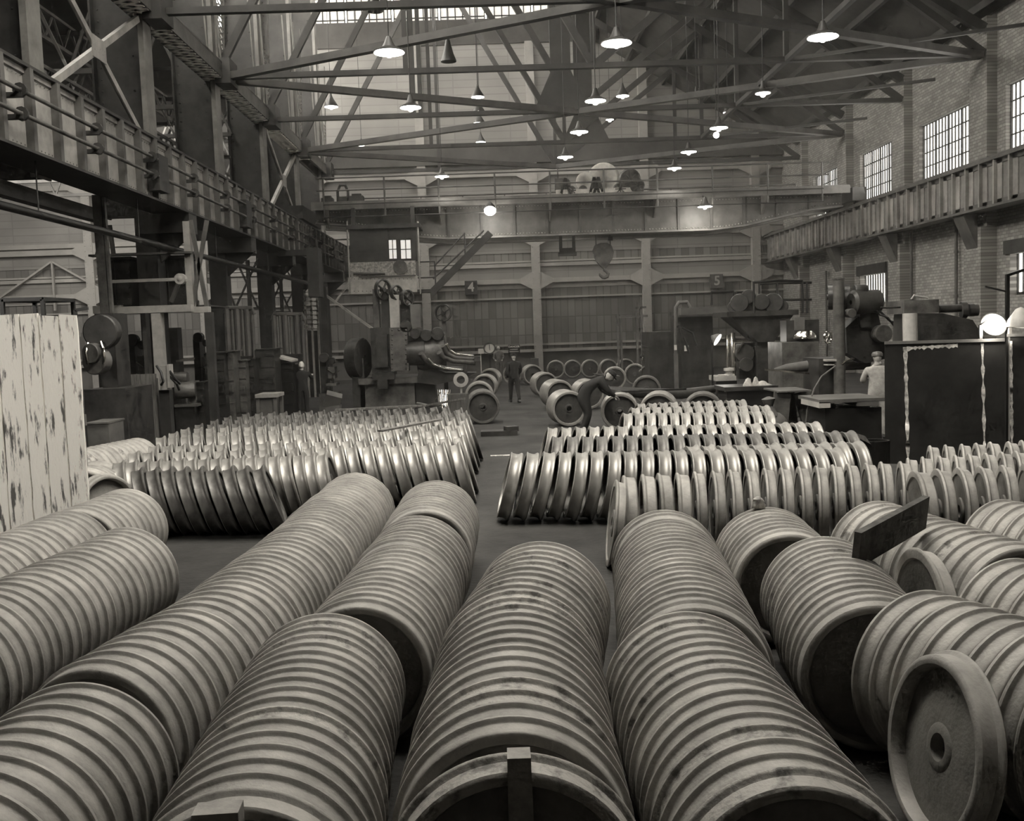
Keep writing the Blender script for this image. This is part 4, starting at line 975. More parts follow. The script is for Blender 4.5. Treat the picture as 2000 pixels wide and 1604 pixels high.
for (xa, xb, ya, l) in ((193, 255, 508, 'dark riveted tank on the raised platform, left of the two'), (293, 362, 505, 'dark riveted tank on the raised platform, right of the two')):
    yt_ = Y + .3 if xa < 250 else Y + 1.2
    b = rc(xa, ya, xb, 598, yt_, 1.1); rc(xa - 1, ya - 6, xb + 1, ya, yt_ - .05, 1.2, b); rc((xa + xb) / 2 - 1, ya, (xa + xb) / 2 + 1, 598, yt_ - .05, .06, b); rc(xb - 9, ya + 17, xb - 4, ya + 26, yt_ - .04, .04, b)
    rivs(b, xa + 3, ya + 3, xb - 3, 594, yt_, 6, 9, .025); tag(b.build('tank', M['machine']), l, 'tank')
b = MB(); q = P(223, 830, 24); u = P(217, 380, 24); b.bar((q.x, 24, 0), (q.x - .05, 24, u.z), .2, .12, (0, 1, 0)); b.bar((q.x + .15, 24, 0), (q.x + .1, 24, u.z), .06, .12, (0, 1, 0)); tag(b.build('slender_post', M['machine_mid']), 'long slender dark post rising from floor to the left runway girder', 'post')
b = MB(); q = P(241, 830, 24.5); u = P(238, 612, 24.5); b.bar((q.x, 24.5, 0), (u.x, 24.5, u.z), .08, .08); tag(b.build('thin_post', M['steel']), 'thin lighter post beside the long slender one at left', 'post')

# --- left machine shop
t = thing('vertical_boring_machine', 'dark vertical boring machine with shiny curved parts beside the board fence', 'machine', (P(200, 800, 21).x, 21, 0))
rc(168, 760, 250, 900, 21, 1.6, floor=True).build('machine_base', M['machine'], t)
rc(196, 612, 226, 760, 21.6, .8).build('column', M['machine'], t)
b = MB(); cyl(190, 705, 20.8, .28, .12, b, (0.3, 1, 0)); cyl(182, 690, 20.7, .2, .1, b, (.3, 1, 0)); b.build('spindle_head', M['machine_mid'], t)
b = MB(); b.path([P(197, 668, 20.7), P(201, 680, 20.6), P(204, 700, 20.6), P(200, 722, 20.7)], .03, 8); b.path([P(172, 670, 20.7), P(168, 690, 20.6), P(172, 712, 20.6)], .03); b.build('bright_bracket', M['chrome'], t)
b = MB(); cyl(200, 648, 20.9, .35, .15, b); b.build('belt_pulley', M['machine'], t)
b = MB(); b.bb(*(P(168, 800, 17.5).x, P(210, 800, 17.5).x), 17.5, 18.2, 0, P(190, 828, 17.5).z); b.bb(P(166, 800, 17.5).x, P(211, 800, 17.5).x, 17.45, 18.25, P(190, 828, 17.5).z, P(190, 825, 17.5).z)
tag(b.build('steel_chest', M['steel']), 'low grey steel chest just right of the board fence', 'chest')
b = MB(); A = P(256, 800, 24); B = P(308, 800, 24); b.bb(A.x, B.x, 24, 24.06, 0, P(280, 731, 24).z); b.bb(A.x, A.x + .1, 24.06, 24.16, 0, P(280, 740, 24).z); b.bb(B.x - .1, B.x, 24.06, 24.16, 0, P(280, 740, 24).z)
tag(b.build('plywood_screen', M['wood']), 'upright plain wooden board screen among the left machines', 'screen')
t = thing('control_cabinet', 'pale electrical control box with cables on a stand right of the wooden screen', 'box', (P(322, 800, 23.8).x, 23.8, 0))
b = rc(311, 714, 326, 762, 23.8, .3); rc(326, 712, 331, 758, 23.75, .3, b); b.build('control_box', M['steel_light'], t)
rc(313, 762, 333, 860, 23.9, .25, floor=True).build('stand', M['steel_dark'], t)
b = MB(); b.path([P(306, 715, 23.7), P(315, 728, 23.6), P(319, 745, 23.6), P(315, 752, 23.7)], .03); b.path([P(331, 725, 23.8), P(342, 740, 23.8), P(352, 750, 23.9)], .035); b.path([P(331, 735, 23.8), P(345, 750, 23.8), P(350, 762, 23.9)], .03); b.build('cable', M['black'], t)
for k_, (xa, xb, ya, Yq, d, mname, l) in enumerate([
    (302, 320, 612, 26.5, .3, 'steel_light', 'pale square post between the left machines under the platform'),
    (283, 291, 612, 27, .3, 'steel', 'grey square post behind the wooden screen'),
    (335, 352, 640, 28, .4, 'machine', 'dark upright column right of the control box')]):
    tag(rc(xa, ya, xb, 850, Yq, d, floor=True).build('shop_post', M[mname]), l, 'post')
t = thing('tool_bench', 'low dark bench with a paler top among the left machines', 'bench', (P(370, 800, 27).x, 27, 0))
rc(340, 790, 385, 795, 26.6, 1.0).build('bench_top', M['steel'], t); rc(343, 795, 382, 850, 26.7, .8, floor=True).build('bench_body', M['machine'], t)
b = MB(); cyl(362, 762, 26.8, .22, .25, b, (1, .2, 0)); cyl(352, 738, 26.9, .15, .2, b, (1, 0, 0)); rc(366, 745, 382, 790, 26.9, .4, b); b.build('lathe_head', M['machine_mid'], t)
b = MB(); b.bar(P(345, 706, 26.7), P(380, 700, 26.7), .08, .06); b.build('bright_arm', M['chrome'], t)
def press(name_l, xc, yt, yb, w, Y, extra=0):
    """upright drill press: base, twin columns, head with motor and belts, table"""
    t = thing('drill_press', name_l, 'machine', (P(xc, yb, Y).x, Y, 0))
    h = yb - yt
    rc(xc - w * .5, yb - h * .12, xc + w * .5, yb, Y - .3, 1.0, floor=True).build('machine_base', M['machine_mid'], t)
    rc(xc - w * .42, yt + h * .12, xc - w * .05, yb - h * .1, Y + .2, .6, floor=True).build('column', M['machine'], t)
    b = rc(xc + w * .02, yt + h * .3, xc + w * .42, yt + h * .55, Y - .1, .5); rc(xc + w * .12, yt + h * .55, xc + w * .3, yt + h * .66, Y, .2, b); b.build('spindle_head', M['machine_mid'], t)
    rc(xc - w * .1, yb - h * .34, xc + w * .5, yb - h * .29, Y - .3, .7).build('work_table', M['machine_mid'], t)
    b = MB(); r = w * .28 * Y / 2000; cyl(xc - w * .2, yt + h * .1, Y, r, .12, b); cyl(xc + w * .25, yt + h * .16, Y + .1, r * .7, .12, b); b.build('belt_pulley', M['machine'], t)
    b = MB(); q = P(xc + w * .3, yt + h * .45, Y - .15); 
    for a in range(3): b.bar(q, q + Vector((math.cos(a * 2.1 + .4), 0, math.sin(a * 2.1 + .4))) * .25, .025, .025)
    b.build('feed_handle', M['chrome'], t)
    return t
press('dark drill press left of the tall grey cabinets', 395, 640, 830, 34, 30)
press('drill press with a tall twin column among the left machines', 545, 690, 790, 38, 33)
press('far drill press by the white haired man', 640, 690, 780, 34, 35)
press('squat drill press behind the low steel chest', 268, 650, 800, 44, 28)
for (xa, xb, ya, yb, Yq, mname, l) in [
    (384, 400, 748, 815, 27, 'machine', 'narrow dark locker left of the first tall machine cabinet'),
    (402, 440, 690, 830, 29, 'machine', 'tall dark machine cabinet with a paler side, left one'),
    (440, 458, 687, 830, 29.4, 'machine_mid', 'grey upright machine casing attached right of the tall dark cabinet'),
    (463, 482, 705, 820, 30, 'machine_mid', 'grey vertical casing with rods in the middle of the left shop'),
    (484, 498, 702, 818, 30.4, 'machine', 'dark slim casing next to the casing with rods'),
    (500, 538, 683, 800, 31, 'machine', 'second tall dark cabinet of the left shop'),
    (545, 575, 712, 800, 32, 'black', 'black machine guard with a slanted pale lid')]:
    b = rc(xa, ya, xb, yb, Yq, .9, floor=True); rc(xa - 1, ya - 2, xb + 1, ya, Yq - .05, 1.0, b)
    for v in range(int(ya) + 12, int(yb) - 6, 22): rc(xa + 2, v, xb - 2, v + 1, Yq - .03, .04, b)
    q = P(xb - 4, (ya + yb) / 2, Yq); b.bb(q.x - .03, q.x + .02, Yq - .07, Yq, q.z - .12, q.z + .12)
    tag(b.build('machine_cabinet', M[mname]), l, 'cabinet')
b = MB(); b.prism([P(539, 695, 31.8), P(570, 703, 31.8), P(570, 707, 31.8), P(539, 700, 31.8)], (0, 1, 0), 1.0); tag(b.build('slanted_lid', M['steel_light']), 'pale slanted lid over the black machine guard', 'lid')
t = thing('work_table', 'small pale topped work table before the second tall cabinet', 'table', (P(517, 800, 29).x, 29, 0))
b = rc(498, 770, 541, 777, 29, 1.0); b.build('table_top', M['steel_light'], t)
for u in (502, 536):
    for d in (0, .8): q = P(u, 776, 29); b = MB(); b.bb(q.x - .05, q.x + .05, 29.05 + d, 29.15 + d, 0, q.z); b.build('leg', M['steel'], t)
rc(505, 780, 532, 815, 29.1, .6, floor=True).build('pedestal', M['steel'], t)
# machine frames with upright rods behind the left shop
for k_, (xa, xb, ya, yb, Yq, l) in enumerate(((443, 492, 600, 704, 33, 'tall tube frame with upright rods above the middle casings'), (535, 590, 612, 700, 36, 'tall tube frame with upright rods above the farther left machines'))):
    t = thing('rod_stand', l, 'stand', (P((xa + xb) / 2, yb, Yq).x, Yq, 0))
    b = MB()
    n = 6
    for i in range(n):
        u = xa + (xb - xa) * i / (n - 1); q = P(u, ya + 4, Yq); b.tube((q.x, Yq, 0), (q.x, Yq, q.z), .06 if i % 2 else .1, n=8)
    b.build('upright_rod', M['steel'], t)
    b = MB(); b.path([P(xa - 3, ya + 14, Yq), P(xa, ya + 2, Yq), P(xb, ya + 2, Yq), P(xb + 4, ya + 14, Yq)], .08); b.build('top_tube', M['machine_mid'], t)
    rc(xa, yb - 8, xb, yb + 20, Yq - .2, .6, floor=True).build('frame_base', M['machine'], t)
t = thing('ladder', 'pale lattice ladder tower hanging at the far end of the left shop', 'ladder', (P(608, 645, 44).x, 44, 0))
b = MB()
for u in (594, 606, 618): q0 = P(u, 566, 44); b.bar((q0.x, 44, 0), q0, .08, .08)
for v in range(570, 646, 9): b.bar(P(592, v, 44), P(622, v + 1, 44), .08, .06)
b.build('ladder_bars', M['steel_light'], t)
rc(596, 646, 620, 700, 44.1, .3, floor=True).build('ladder_base', M['machine'], t)
# X braces and hangers below the left girder further back
for k_, (xm, Yq, ya, yb) in enumerate(((438, 37, 500, 600), (482, 41, 505, 602), (545, 46, 510, 610), (578, 50, 520, 600))):
    t = thing('hanging_brace', 'pale crossed hanger braces below the left runway girder, %s from the left' % ['first', 'second', 'third', 'fourth'][k_], 'brace', P(xm, yb, Yq))
    b = MB(); w = 22; b.bar(P(xm - w, ya, Yq), P(xm + w, yb, Yq), .07, .07); b.bar(P(xm + w, ya, Yq), P(xm - w, yb, Yq), .07, .07); b.build('crossed_bar', M['steel'], t)
    b = MB(); q = P(xm, ya - 20, Yq); b.bar((q.x, Yq, 0), (q.x, Yq, ZB - .3), .14, .14); b.bar(P(xm - w, yb, Yq), P(xm + w, yb, Yq), .1, .1); b.build('hanger', M['steel'], t)
b = MB(); b.bar(P(636, 577, 43.2), P(727, 642, 43.2), .12, .1); b.bar(P(655, 590, 43.2), P(690, 540, 43.2), .08, .08); tag(b.build('stay_bar', M['steel_light']), 'long pale stay bar slanting down left of the big press', 'bar')
for k_, (xa, ya, xb, yb, Yq, w, l) in enumerate(((600, 483, 622, 580, 40, 1.0, 'dark hopper like sheet hanging left of the crane cab'), (628, 560, 640, 700, 43, .5, 'dark stanchion left of the big press'))):
    b = rc(xa, ya, xb, yb, Yq, w, floor=k_ == 1)
    if k_ == 0: b.bb(-8.3, -7.0, 40.2, 40.5, 5.75, 5.97)
    tag(b.build('dark_stanchion', M['steel_dark']), l, 'post')

# --- big central wheel press
Y = 35.0
t = thing('wheel_press', 'large dark riveted wheel press with two tall guide columns and curved arms, centre left', 'machine', (P(760, 790, Y).x, Y, 0))
b = rc(704, 740, 810, 800, Y + .2, 2.2, floor=True); rc(700, 738, 815, 750, Y, 2.6, b); b.build('pedestal', M['machine_mid'], t)
b = rc(762, 640, 797, 725, Y - .35, .5); rivs(b, 766, 645, 793, 720, Y - .35, 3, 9, .04); rc(772, 713, 790, 724, Y - .38, .1, b); b.build('riveted_front', M['machine_mid'], t)
b = rc(725, 640, 765, 735, Y, 1.5); rc(735, 655, 757, 718, Y - .2, .3, b); rc(727, 728, 770, 742, Y - .3, .5, b); rc(737, 742, 757, 760, Y - .3, .4, b); b.build('press_body', M['machine'], t)
b = MB(); q = P(700, 700, Y + .5); b.lathe([(-.25, .1), (-.25, .62), (-.2, .7), (.2, .7), (.25, .62), (.25, .1)], q, (1, -.35, 0), 28); b.build('flywheel', M['machine'], t)
b = rc(688, 700, 712, 795, Y + .2, .9, floor=True); b.build('flywheel_stand', M['machine'], t)
for (xa, xb, ya, yb, mm) in ((761, 780, 576, 640, 'steel_light'), (802, 821, 594, 640, 'steel'), (745, 760, 565, 640, 'machine'), (781, 800, 595, 640, 'machine')):
    rc(xa, ya, xb, yb, Y - .1 if mm.startswith('steel') else Y + .2, .5).build('guide_column', M[mm], t)
for (x, y, r, l) in ((748, 566, .36, 0), (774, 572, .26, 0), (795, 582, .28, 0)):
    hwheel(x, y, Y, r, (1, -.8, 0), 4, .07).build('sheave_wheel', M['machine'], t)
b = rc(729, 565, 740, 640, Y + .1, .3); b.build('side_channel', M['machine_mid'], t)
b = MB()
for (x, y, r) in ((793, 638, .2), (812, 652, .18), (833, 655, .2), (855, 652, .22)): cyl(x, y, Y - .1, r, .25, b)
rc(790, 655, 865, 668, Y, .8, b); b.build('valve_bank', M['machine'], t)
b = MB(); b.lathe([(-.5, .1), (-.5, .55), (-.3, .62), (.3, .62), (.5, .5), (.5, .1)], P(840, 690, Y + .3), (1, .1, .1), 26); b.build('press_cylinder', M['machine_mid'], t)
b = MB(); b.lathe([(-.3, .1), (-.3, .4), (.3, .45), (.3, .1)], P(813, 690, Y - .1), (1, .0, .0), 22); b.build('ram_head', M['machine'], t)
for (pts, r) in (([(822, 690), (830, 702), (845, 714), (870, 720), (905, 722)], .09), ([(835, 700), (846, 712), (866, 720), (905, 724)], .05), ([(858, 688), (866, 698), (885, 705), (928, 708)], .1), ([(865, 676), (872, 690), (890, 699), (930, 702)], .08), ([(872, 672), (878, 684), (890, 692), (925, 696)], .05)):
    b = MB(); b.path([P(u, v, Y - .6 + .15 * i) for i, (u, v) in enumerate(pts)], r, 10); b.build('curved_arm', M['chrome'] if r == .05 else M['machine_mid'], t)
b = MB(); b.prism([P(818, 712, Y), P(870, 728, Y), P(930, 728, Y), P(905, 740, Y), P(850, 752, Y), P(815, 748, Y)], (0, 1, 0), .8); rc(905, 712, 912, 730, Y - .3, .5, b); rc(926, 696, 938, 706, Y - .4, .4, b); b.build('arm_table', M['machine'], t)
rc(812, 745, 850, 800, Y + .4, 1.0, floor=True).build('arm_pedestal', M['machine'], t)
b = hwheel(866, 611, Y + .8, .3, (.3, 1, 0), 4, .06); tag(b.build('spoked_wheel', M['machine']), 'round dark spoked wheel on a slim post right of the big press', 'wheel')
b = MB(); q = P(866, 611, Y + .95); b.bar((q.x, Y + .95, 0), (q.x, Y + .95, q.z + .3), .14, .14); tag(b.build('slim_post', M['machine_mid']), 'slim post carrying the dark spoked wheel right of the press', 'post')
b = MB()
for i in range(7): b.bar(P(855 + i * 4, 762, 33), P(858 + i * 3, 792 + i % 3 * 3, 32.6), .03, .03)
b.bar(P(850, 780, 32.5), P(862, 765, 32.5), .03, .03); tag(b.build('rod_bundle', M['chrome']), 'small bundle of bright rods by the foot of the press arms', 'rods')
b = MB(); q = P(896, 806, 25.5); b.lathe([(0, .001), (0, .25), (P(896, 769, 25.5).z, .25), (P(896, 769, 25.5).z, .22), (.05, .22)], (q.x, 25.5, 0), (0, 0, 1), 28, smooth=False)
for a in range(14): th = a * PI / 7; b.tube((q.x + .25 * math.cos(th), 25.5 + .25 * math.sin(th), 0), (q.x + .25 * math.cos(th), 25.5 + .25 * math.sin(th), P(896, 769, 25.5).z), .015, n=6)
tag(b.build('steel_bin', M['steel']), 'upright ribbed grey steel bin behind the left turned wheels', 'bin')
b = MB(); b.lathe([(-.05, .12), (-.05, .22), (.05, .22), (.05, .12)], P(900, 742, 30), (0, 1, 0), 20, closed=True); q = P(900, 742, 30); b.bb(q.x - .03, q.x + .03, 30, 30.1, 0, q.z - .2); tag(b.build('ring_gauge', M['steel_light']), 'small pale ring on a stand left of the far wheel stacks', 'ring')
# clock, signs
q = P(956, 680, 57); t = thing('floor_clock', 'round white faced dial on a dark post before the far wall', 'clock', (q.x, 57, 0))
b = MB(); b.lathe([(0, .001), (0, .3), (.1, .3)], (q.x, 56.9, q.z), (0, 1, 0), 28); b.build('dial', M['dial'], t)
b = MB(); b.lathe([(-.03, .27), (-.03, .34), (.12, .34), (.12, .27)], (q.x, 56.9, q.z), (0, 1, 0), 28, closed=True); b.build('case_ring', M['steel'], t)
b = MB(); b.bar((q.x, 56.85, q.z), (q.x, 56.85, q.z + .22), .035, .02, (0, 1, 0)); b.bar((q.x, 56.85, q.z), (q.x + .02, 56.85, q.z - .12), .03, .02, (0, 1, 0)); b.build('hands', M['black'], t)
b = MB(); b.bb(q.x - .06, q.x + .06, 57.02, 57.12, 0, q.z); b.build('post', M['steel_dark'], t)
b = MB(); rc(934, 681, 945, 691, 57, .03, b); rc(939, 691, 940.5, 740, 57.03, .05, b, floor=True); tag(b.build('notice_card', M['dial']), 'small white notice on a stick left of the dial', 'sign')
def text_mesh(txt, size, m, loc, parent, name):
    cu = bpy.data.curves.new(name, 'FONT'); cu.body = txt; cu.size = size; cu.align_x = 'CENTER'; cu.align_y = 'CENTER'; cu.extrude = .01; cu.offset = size * .02
    tmp = bpy.data.objects.new('tmp_text', cu); COL.objects.link(tmp); dg = bpy.context.evaluated_depsgraph_get()
    me = bpy.data.meshes.new_from_object(tmp.evaluated_get(dg)); bpy.data.objects.remove(tmp)
    me.transform(Euler((PI / 2, 0, 0)).to_matrix().to_4x4()); me.materials.clear(); me.materials.append(m)
    o = bpy.data.objects.new(name, me); COL.objects.link(o); o.parent = parent; o.location = Vector(loc) - OFF[parent.name]; return o
for (x, y, n_, bg, w, l) in ((920, 562, '4', 'steel_dark', .36, 'dark square sign with a pale number 4 on the far wall'), (1400, 549, '5', 'steel', .36, 'square sign with a pale number 5 on the far wall')):
    q = P(x, y, 59.55); o = MB().bb(q.x - w, q.x + w, 59.5, 59.98, q.z - w * 1.1, q.z + w * 1.1).build('number_sign', M[bg]); tag(o, l, 'sign'); text_mesh(n_, .75, M['band'], (q.x, 59.48, q.z), o, 'number')
q = P(1004, 682, 56); t = thing('danger_sign', 'small dark danger sign board with pale lettering on posts before the far wall', 'sign', (q.x, 56, 0))
b = MB(); b.bb(q.x - .32, q.x + .32, 56, 56.04, q.z - .24, q.z + .24); b.build('board', M['black'], t)
b = MB(); b.bb(q.x - .03, q.x + .03, 56.04, 56.1, 0, q.z + .2); b.build('post', M['steel_dark'], t)
text_mesh('DANGER', .15, M['dial'], (q.x, 55.98, q.z + .13), t, 'lettering')
b = MB(); b.bb(q.x - .22, q.x + .2, 55.98, 56, q.z - .04, q.z + .01); b.bb(q.x - .25, q.x + .25, 55.98, 56, q.z - .16, q.z - .11); b.build('faded_lines', M['band'], t)

# --- middle distance right of the aisle
b = MB(); b.path([P(1188, 762, 27), P(1250, 768, 27), P(1330, 770, 27.2), P(1395, 760, 27.4)], [.1, .14, .14, .1], 12); tag(b.build('long_shaft', M['machine']), 'long dark shaft lying across the far wheels right of the bending man', 'shaft')
b = MB(); b.bar(P(1190, 767, 25.6), P(1340, 760, 26.0), .05, .05); tag(b.build('pry_bar', M['black']), 'thin black bar sticking out right of the bending man', 'bar')
b = MB(); b.prism([P(1162, 731, 30), P(1212, 735, 30), P(1212, 746, 30), P(1180, 744, 30)], (0, 1, 0), .8); tag(b.build('dark_box', M['machine']), 'dark box lying among the far turned wheels', 'box')
q = P(1045, 703, 52); b = rc(1037, 700, 1052, 709, 52, .4); rc(1036, 709, 1053, 735, 52.02, .36, b, floor=True); tag(b.build('grey_crate', M['steel']), 'small grey box on the far side of the wheel stacks', 'box')
# gantry posts near the far wall
t = thing('wall_jib', 'light jib frame with two posts in front of the far wall, right of centre', 'frame', (P(1225, 690, 50).x, 50, 0))
for u in (1206, 1212, 1243, 1252):
    b = MB(); q = P(u, 615 if u < 1230 else 600, 50); b.bar((q.x, 50, 0), (q.x, 50, q.z), .1, .1); b.build('upright_post', M['steel'], t)
b = MB(); b.bar(P(1203, 620, 50), P(1265, 617, 50), .12, .1); b.bar(P(1240, 602, 50), P(1262, 600, 50), .1, .1); b.bar(P(1248, 640, 50), P(1258, 668, 50), .08, .08); b.bar(P(1250, 640, 50), P(1243, 668, 50), .08, .08); b.build('cross_arm', M['steel'], t)
# dark plate shear / furnace block
t = thing('furnace_block', 'wide dark furnace like machine block right of the far wheels', 'machine', (P(1330, 720, 38).x, 38, 0))
rc(1268, 648, 1330, 700, 39, 2.0, floor=True).build('left_casing', M['machine'], t); rc(1330, 615, 1393, 735, 38, 2.2, floor=True).build('right_casing', M['machine'], t)
rc(1330, 599, 1480, 613, 37.4, 1.0).build('overhead_beam', M['steel'], t); rc(1326, 613, 1480, 617, 37.3, 1.2).build('beam_flange', M['machine'], t)
b = MB(); b.path([P(1320, 700, 37), P(1320, 600, 37), P(1326, 591, 37), P(1342, 590, 37), P(1347, 600, 37)], .07); b.bar((P(1320, 700, 37).x, 37, 0), P(1320, 690, 37), .14, .14); b.build('swing_pipe', M['steel'], t)
b = MB()
for i, (u, v) in enumerate(((1325, 640), (1338, 670), (1352, 655))): b.path([P(1322 + i * 5, 640, 36.8), P(u, v - 5, 36.8), P(u + 8, v + 20, 36.8)], .04)
b.build('hoses', M['black'], t)
b = MB(); rc(1317, 674, 1322, 684, 36.9, .05, b); rc(1337, 675, 1345, 686, 36.9, .05, b); b.build('tag_plate', M['white'], t)
b = MB(); 
for k_, (u0, u1) in enumerate(((1390, 1432), (1440, 1458))): b.path([P(u0, 596, 37.2), P(u0, 571, 37.2), P(u1, 569, 37.2), P(u1, 596, 37.2)], .05)
b.build('top_guard', M['black'], t)

# hopper machine with railed platform
Y = 31.0
t = thing('hopper_machine', 'tall machine with a dark funnel head and railed top platform, right of centre', 'machine', (P(1495, 790, Y).x, Y, 0))
b = MB(); pts = [P(1428, 618, Y), P(1552, 612, Y), P(1512, 668, Y), P(1480, 668, Y)]; d = 1.6
b.add(pts + [p + Vector((0, d, 0)) for p in pts[:2]] + [p + Vector((0, d * .6, 0)) for p in pts[2:]], [(0, 1, 2, 3), (4, 7, 6, 5), (0, 3, 7, 4), (1, 5, 6, 2), (0, 4, 5, 1), (3, 2, 6, 7)]); b.build('funnel', M['machine'], t)
rc(1480, 666, 1512, 800, Y + .2, .8, floor=True).build('column', M['machine'], t)
rc(1420, 607, 1560, 617, Y - .2, 2.0).build('platform_deck', M['machine'], t)
for (u, v) in ((1472, 550), (1483, 553), (1518, 552), (1567, 549), (1576, 552)):
    b = MB(); q = P(u, v, Y - .2 + (.9 if u in (1483, 1518) else 0)); b.tube((q.x, q.y, P(u, 612, q.y).z), q, .035, n=8); b.build('rail_post', M['black'], t)
for pp in ([P(1472, 552, Y - .2), P(1520, 548, Y - .2), P(1567, 549, Y - .2), P(1568, 585, Y - .2)], [P(1483, 555, Y + .7), P(1520, 553, Y + .7), P(1585, 552, Y + .7)], [P(1530, 586, Y - .2), P(1585, 585, Y - .2)]): b = MB(); b.path(pp, .038); b.build('railing', M['black'], t)
for (x, y, r, w) in ((1445, 592, .28, .25), (1462, 580, .22, .2), (1488, 590, .25, .3), (1510, 592, .3, .3), (1433, 600, .18, .15), (1527, 598, .2, .2)):
    b = MB(); cyl(x, y, Y + .4, r, w, b, (.3, 1, 0)); b.build('motor', M['machine'], t)
b = rc(1440, 590, 1520, 608, Y + .3, 1.0); b.build('motor_bed', M['machine'], t)
# boring mill with task lamp
Y = 31.5
t = thing('vertical_mill', 'vertical mill with a bright cylinder and lamp lit table, right of the furnace block', 'machine', (P(1425, 780, Y).x, Y, 0))
b = MB(); q = P(1430, 650, Y); b.tube((q.x, Y, P(1430, 740, Y).z), q, .09, n=16); q = P(1420, 655, Y); b.tube((q.x, Y, P(1420, 730, Y).z), q, .05, n=12); b.build('bright_column', M['chrome'], t)
b = MB(); cyl(1450, 690, Y + .2, .3, .35, b); cyl(1455, 712, Y, .22, .2, b); rc(1444, 670, 1478, 740, Y + .3, .6, b); b.build('gear_head', M['machine'], t)
rc(1478, 675, 1494, 745, Y + .1, .4).build('side_column', M['steel'], t)
b = MB(); b.bar(P(1437, 665, Y - .2), P(1466, 666, Y - .2), .04, .04); b.bar(P(1440, 690, Y - .2), P(1452, 668, Y - .2), .03, .03); b.bar(P(1457, 640, Y - .2), P(1462, 660, Y - .2), .03, .03); b.build('bright_levers', M['chrome'], t)
for v, r in ((735, .16), (729, .12), (724, .18)):
    b = MB(); q = P(1425, v, Y); b.lathe([(0, .001), (0, r), (.08, r), (.1, .001)], q, (0, 0, 1), 20); b.build('chuck_ring', M['steel_light'], t)
rc(1398, 735, 1438, 744, Y - .3, 1.0).build('table_slab', M['steel_light'], t); rc(1399, 744, 1440, 790, Y - .2, .9, floor=True).build('machine_base', M['machine'], t)
b = MB()
for i in range(9): q = P(1405 + i * 3.4, 733, Y - .1); b.sphere(q, .06, (1, 1, .5), 6, 4)
tag(b.build('metal_chips', M['cloth']), 'little heap of bright metal chips on the mill table', 'chips', kind='stuff')
def spot_lamp(x, y, Y, r, d, label, base, power, post=True):
    q = P(x, y, Y); t = thing('task_lamp', label, 'lamp', (P(*base, Y).x, Y, 0 if post else P(*base, Y).z)); d = Vector(d).normalized()
    b = MB(); b.lathe([(0, r), (-.02, r * 1.02), (-r * .5, r * .8), (-r * .95, r * .35), (-r * 1.2, .02)], q, d, 24); b.build('lamp_shade', M['steel'], t)
    b = MB(); b.lathe([(-.02, .001), (-.01, r * .92), (-.05, r * .8), (-.06, .001)], q, d, 24); b.build('bulb', M['lamp'], t)
    b = MB(); e = q - d * r * 1.1; m_ = Vector((P(*base, Y).x, Y, e.z - .1)); b.path([e, (e + m_) / 2 + Vector((0, 0, .05)), m_], .02, 6); b.bar(m_, (m_.x, Y, OFF[t.name].z), .05, .05); b.build('stand', M['black'], t)
    point('lamp_light', q + d * .25, power, .08)
spot_lamp(1402, 664, Y - .6, .2, (.7, -.45, -.5), 'small round task lamp lighting the vertical mill', (1392, 760), 12)
# dark bench with rags and paper cups
t = thing('work_bench', 'long dark work bench carrying crumpled rags, right of the far wheels', 'bench', (P(1460, 800, 26).x, 26, 0))
rc(1415, 755, 1520, 763, 25.6, 1.2).build('bench_top', M['machine'], t); rc(1420, 763, 1518, 800, 25.7, 1.0, floor=True).build('bench_body', M['black'], t)
for (u, v, w, h, l) in ((1461, 755, .14, .22, 'crumpled white paper cone on the dark bench, left of the rags'), (1476, 755, .1, .25, 'upright scrap of white paper between the cone and the rag'), (1489, 756, .22, .16, 'crumpled pale rag at the right of the bench papers')):
    q = P(u, v, 25.9); b = MB(); n = 10
    for i in range(5):
        pass
    rings = [(0, 1.0), (.3, .95), (.6, .6), (.85, .45), (1.0, .1)]
    vs = []; 
    for (f, s_) in rings:
        for k in range(n): a = 2 * PI * k / n; rr = w * s_ * R_.uniform(.75, 1.15); vs.append((q.x + math.cos(a) * rr, 25.9 + math.sin(a) * rr * .6, q.z + f * h))
    fs = [(i * n + k, i * n + (k + 1) % n, (i + 1) * n + (k + 1) % n, (i + 1) * n + k) for i in range(4) for k in range(n)] + [tuple(range(n))[::-1], tuple(4 * n + k for k in range(n))]
    b.add(vs, fs); tag(b.build('crumpled_rag', M['cloth']), l, 'rag')
# blow pipe cone
b = MB(); b.lathe([(0, .03), (.3, .1), (2.2, .22), (2.3, .22), (2.3, .01)], P(1512, 722, 24), (1, .1, .06), 20); tag(b.build('tapered_tube', M['steel']), 'long tapered grey tube lying level across the right machines', 'tube')
b = MB(); b.bar(P(1494, 722, 23.8), P(1640, 735, 24), .04, .04); tag(b.build('thin_rod', M['chrome']), 'thin bright rod running along under the tapered tube', 'rod')
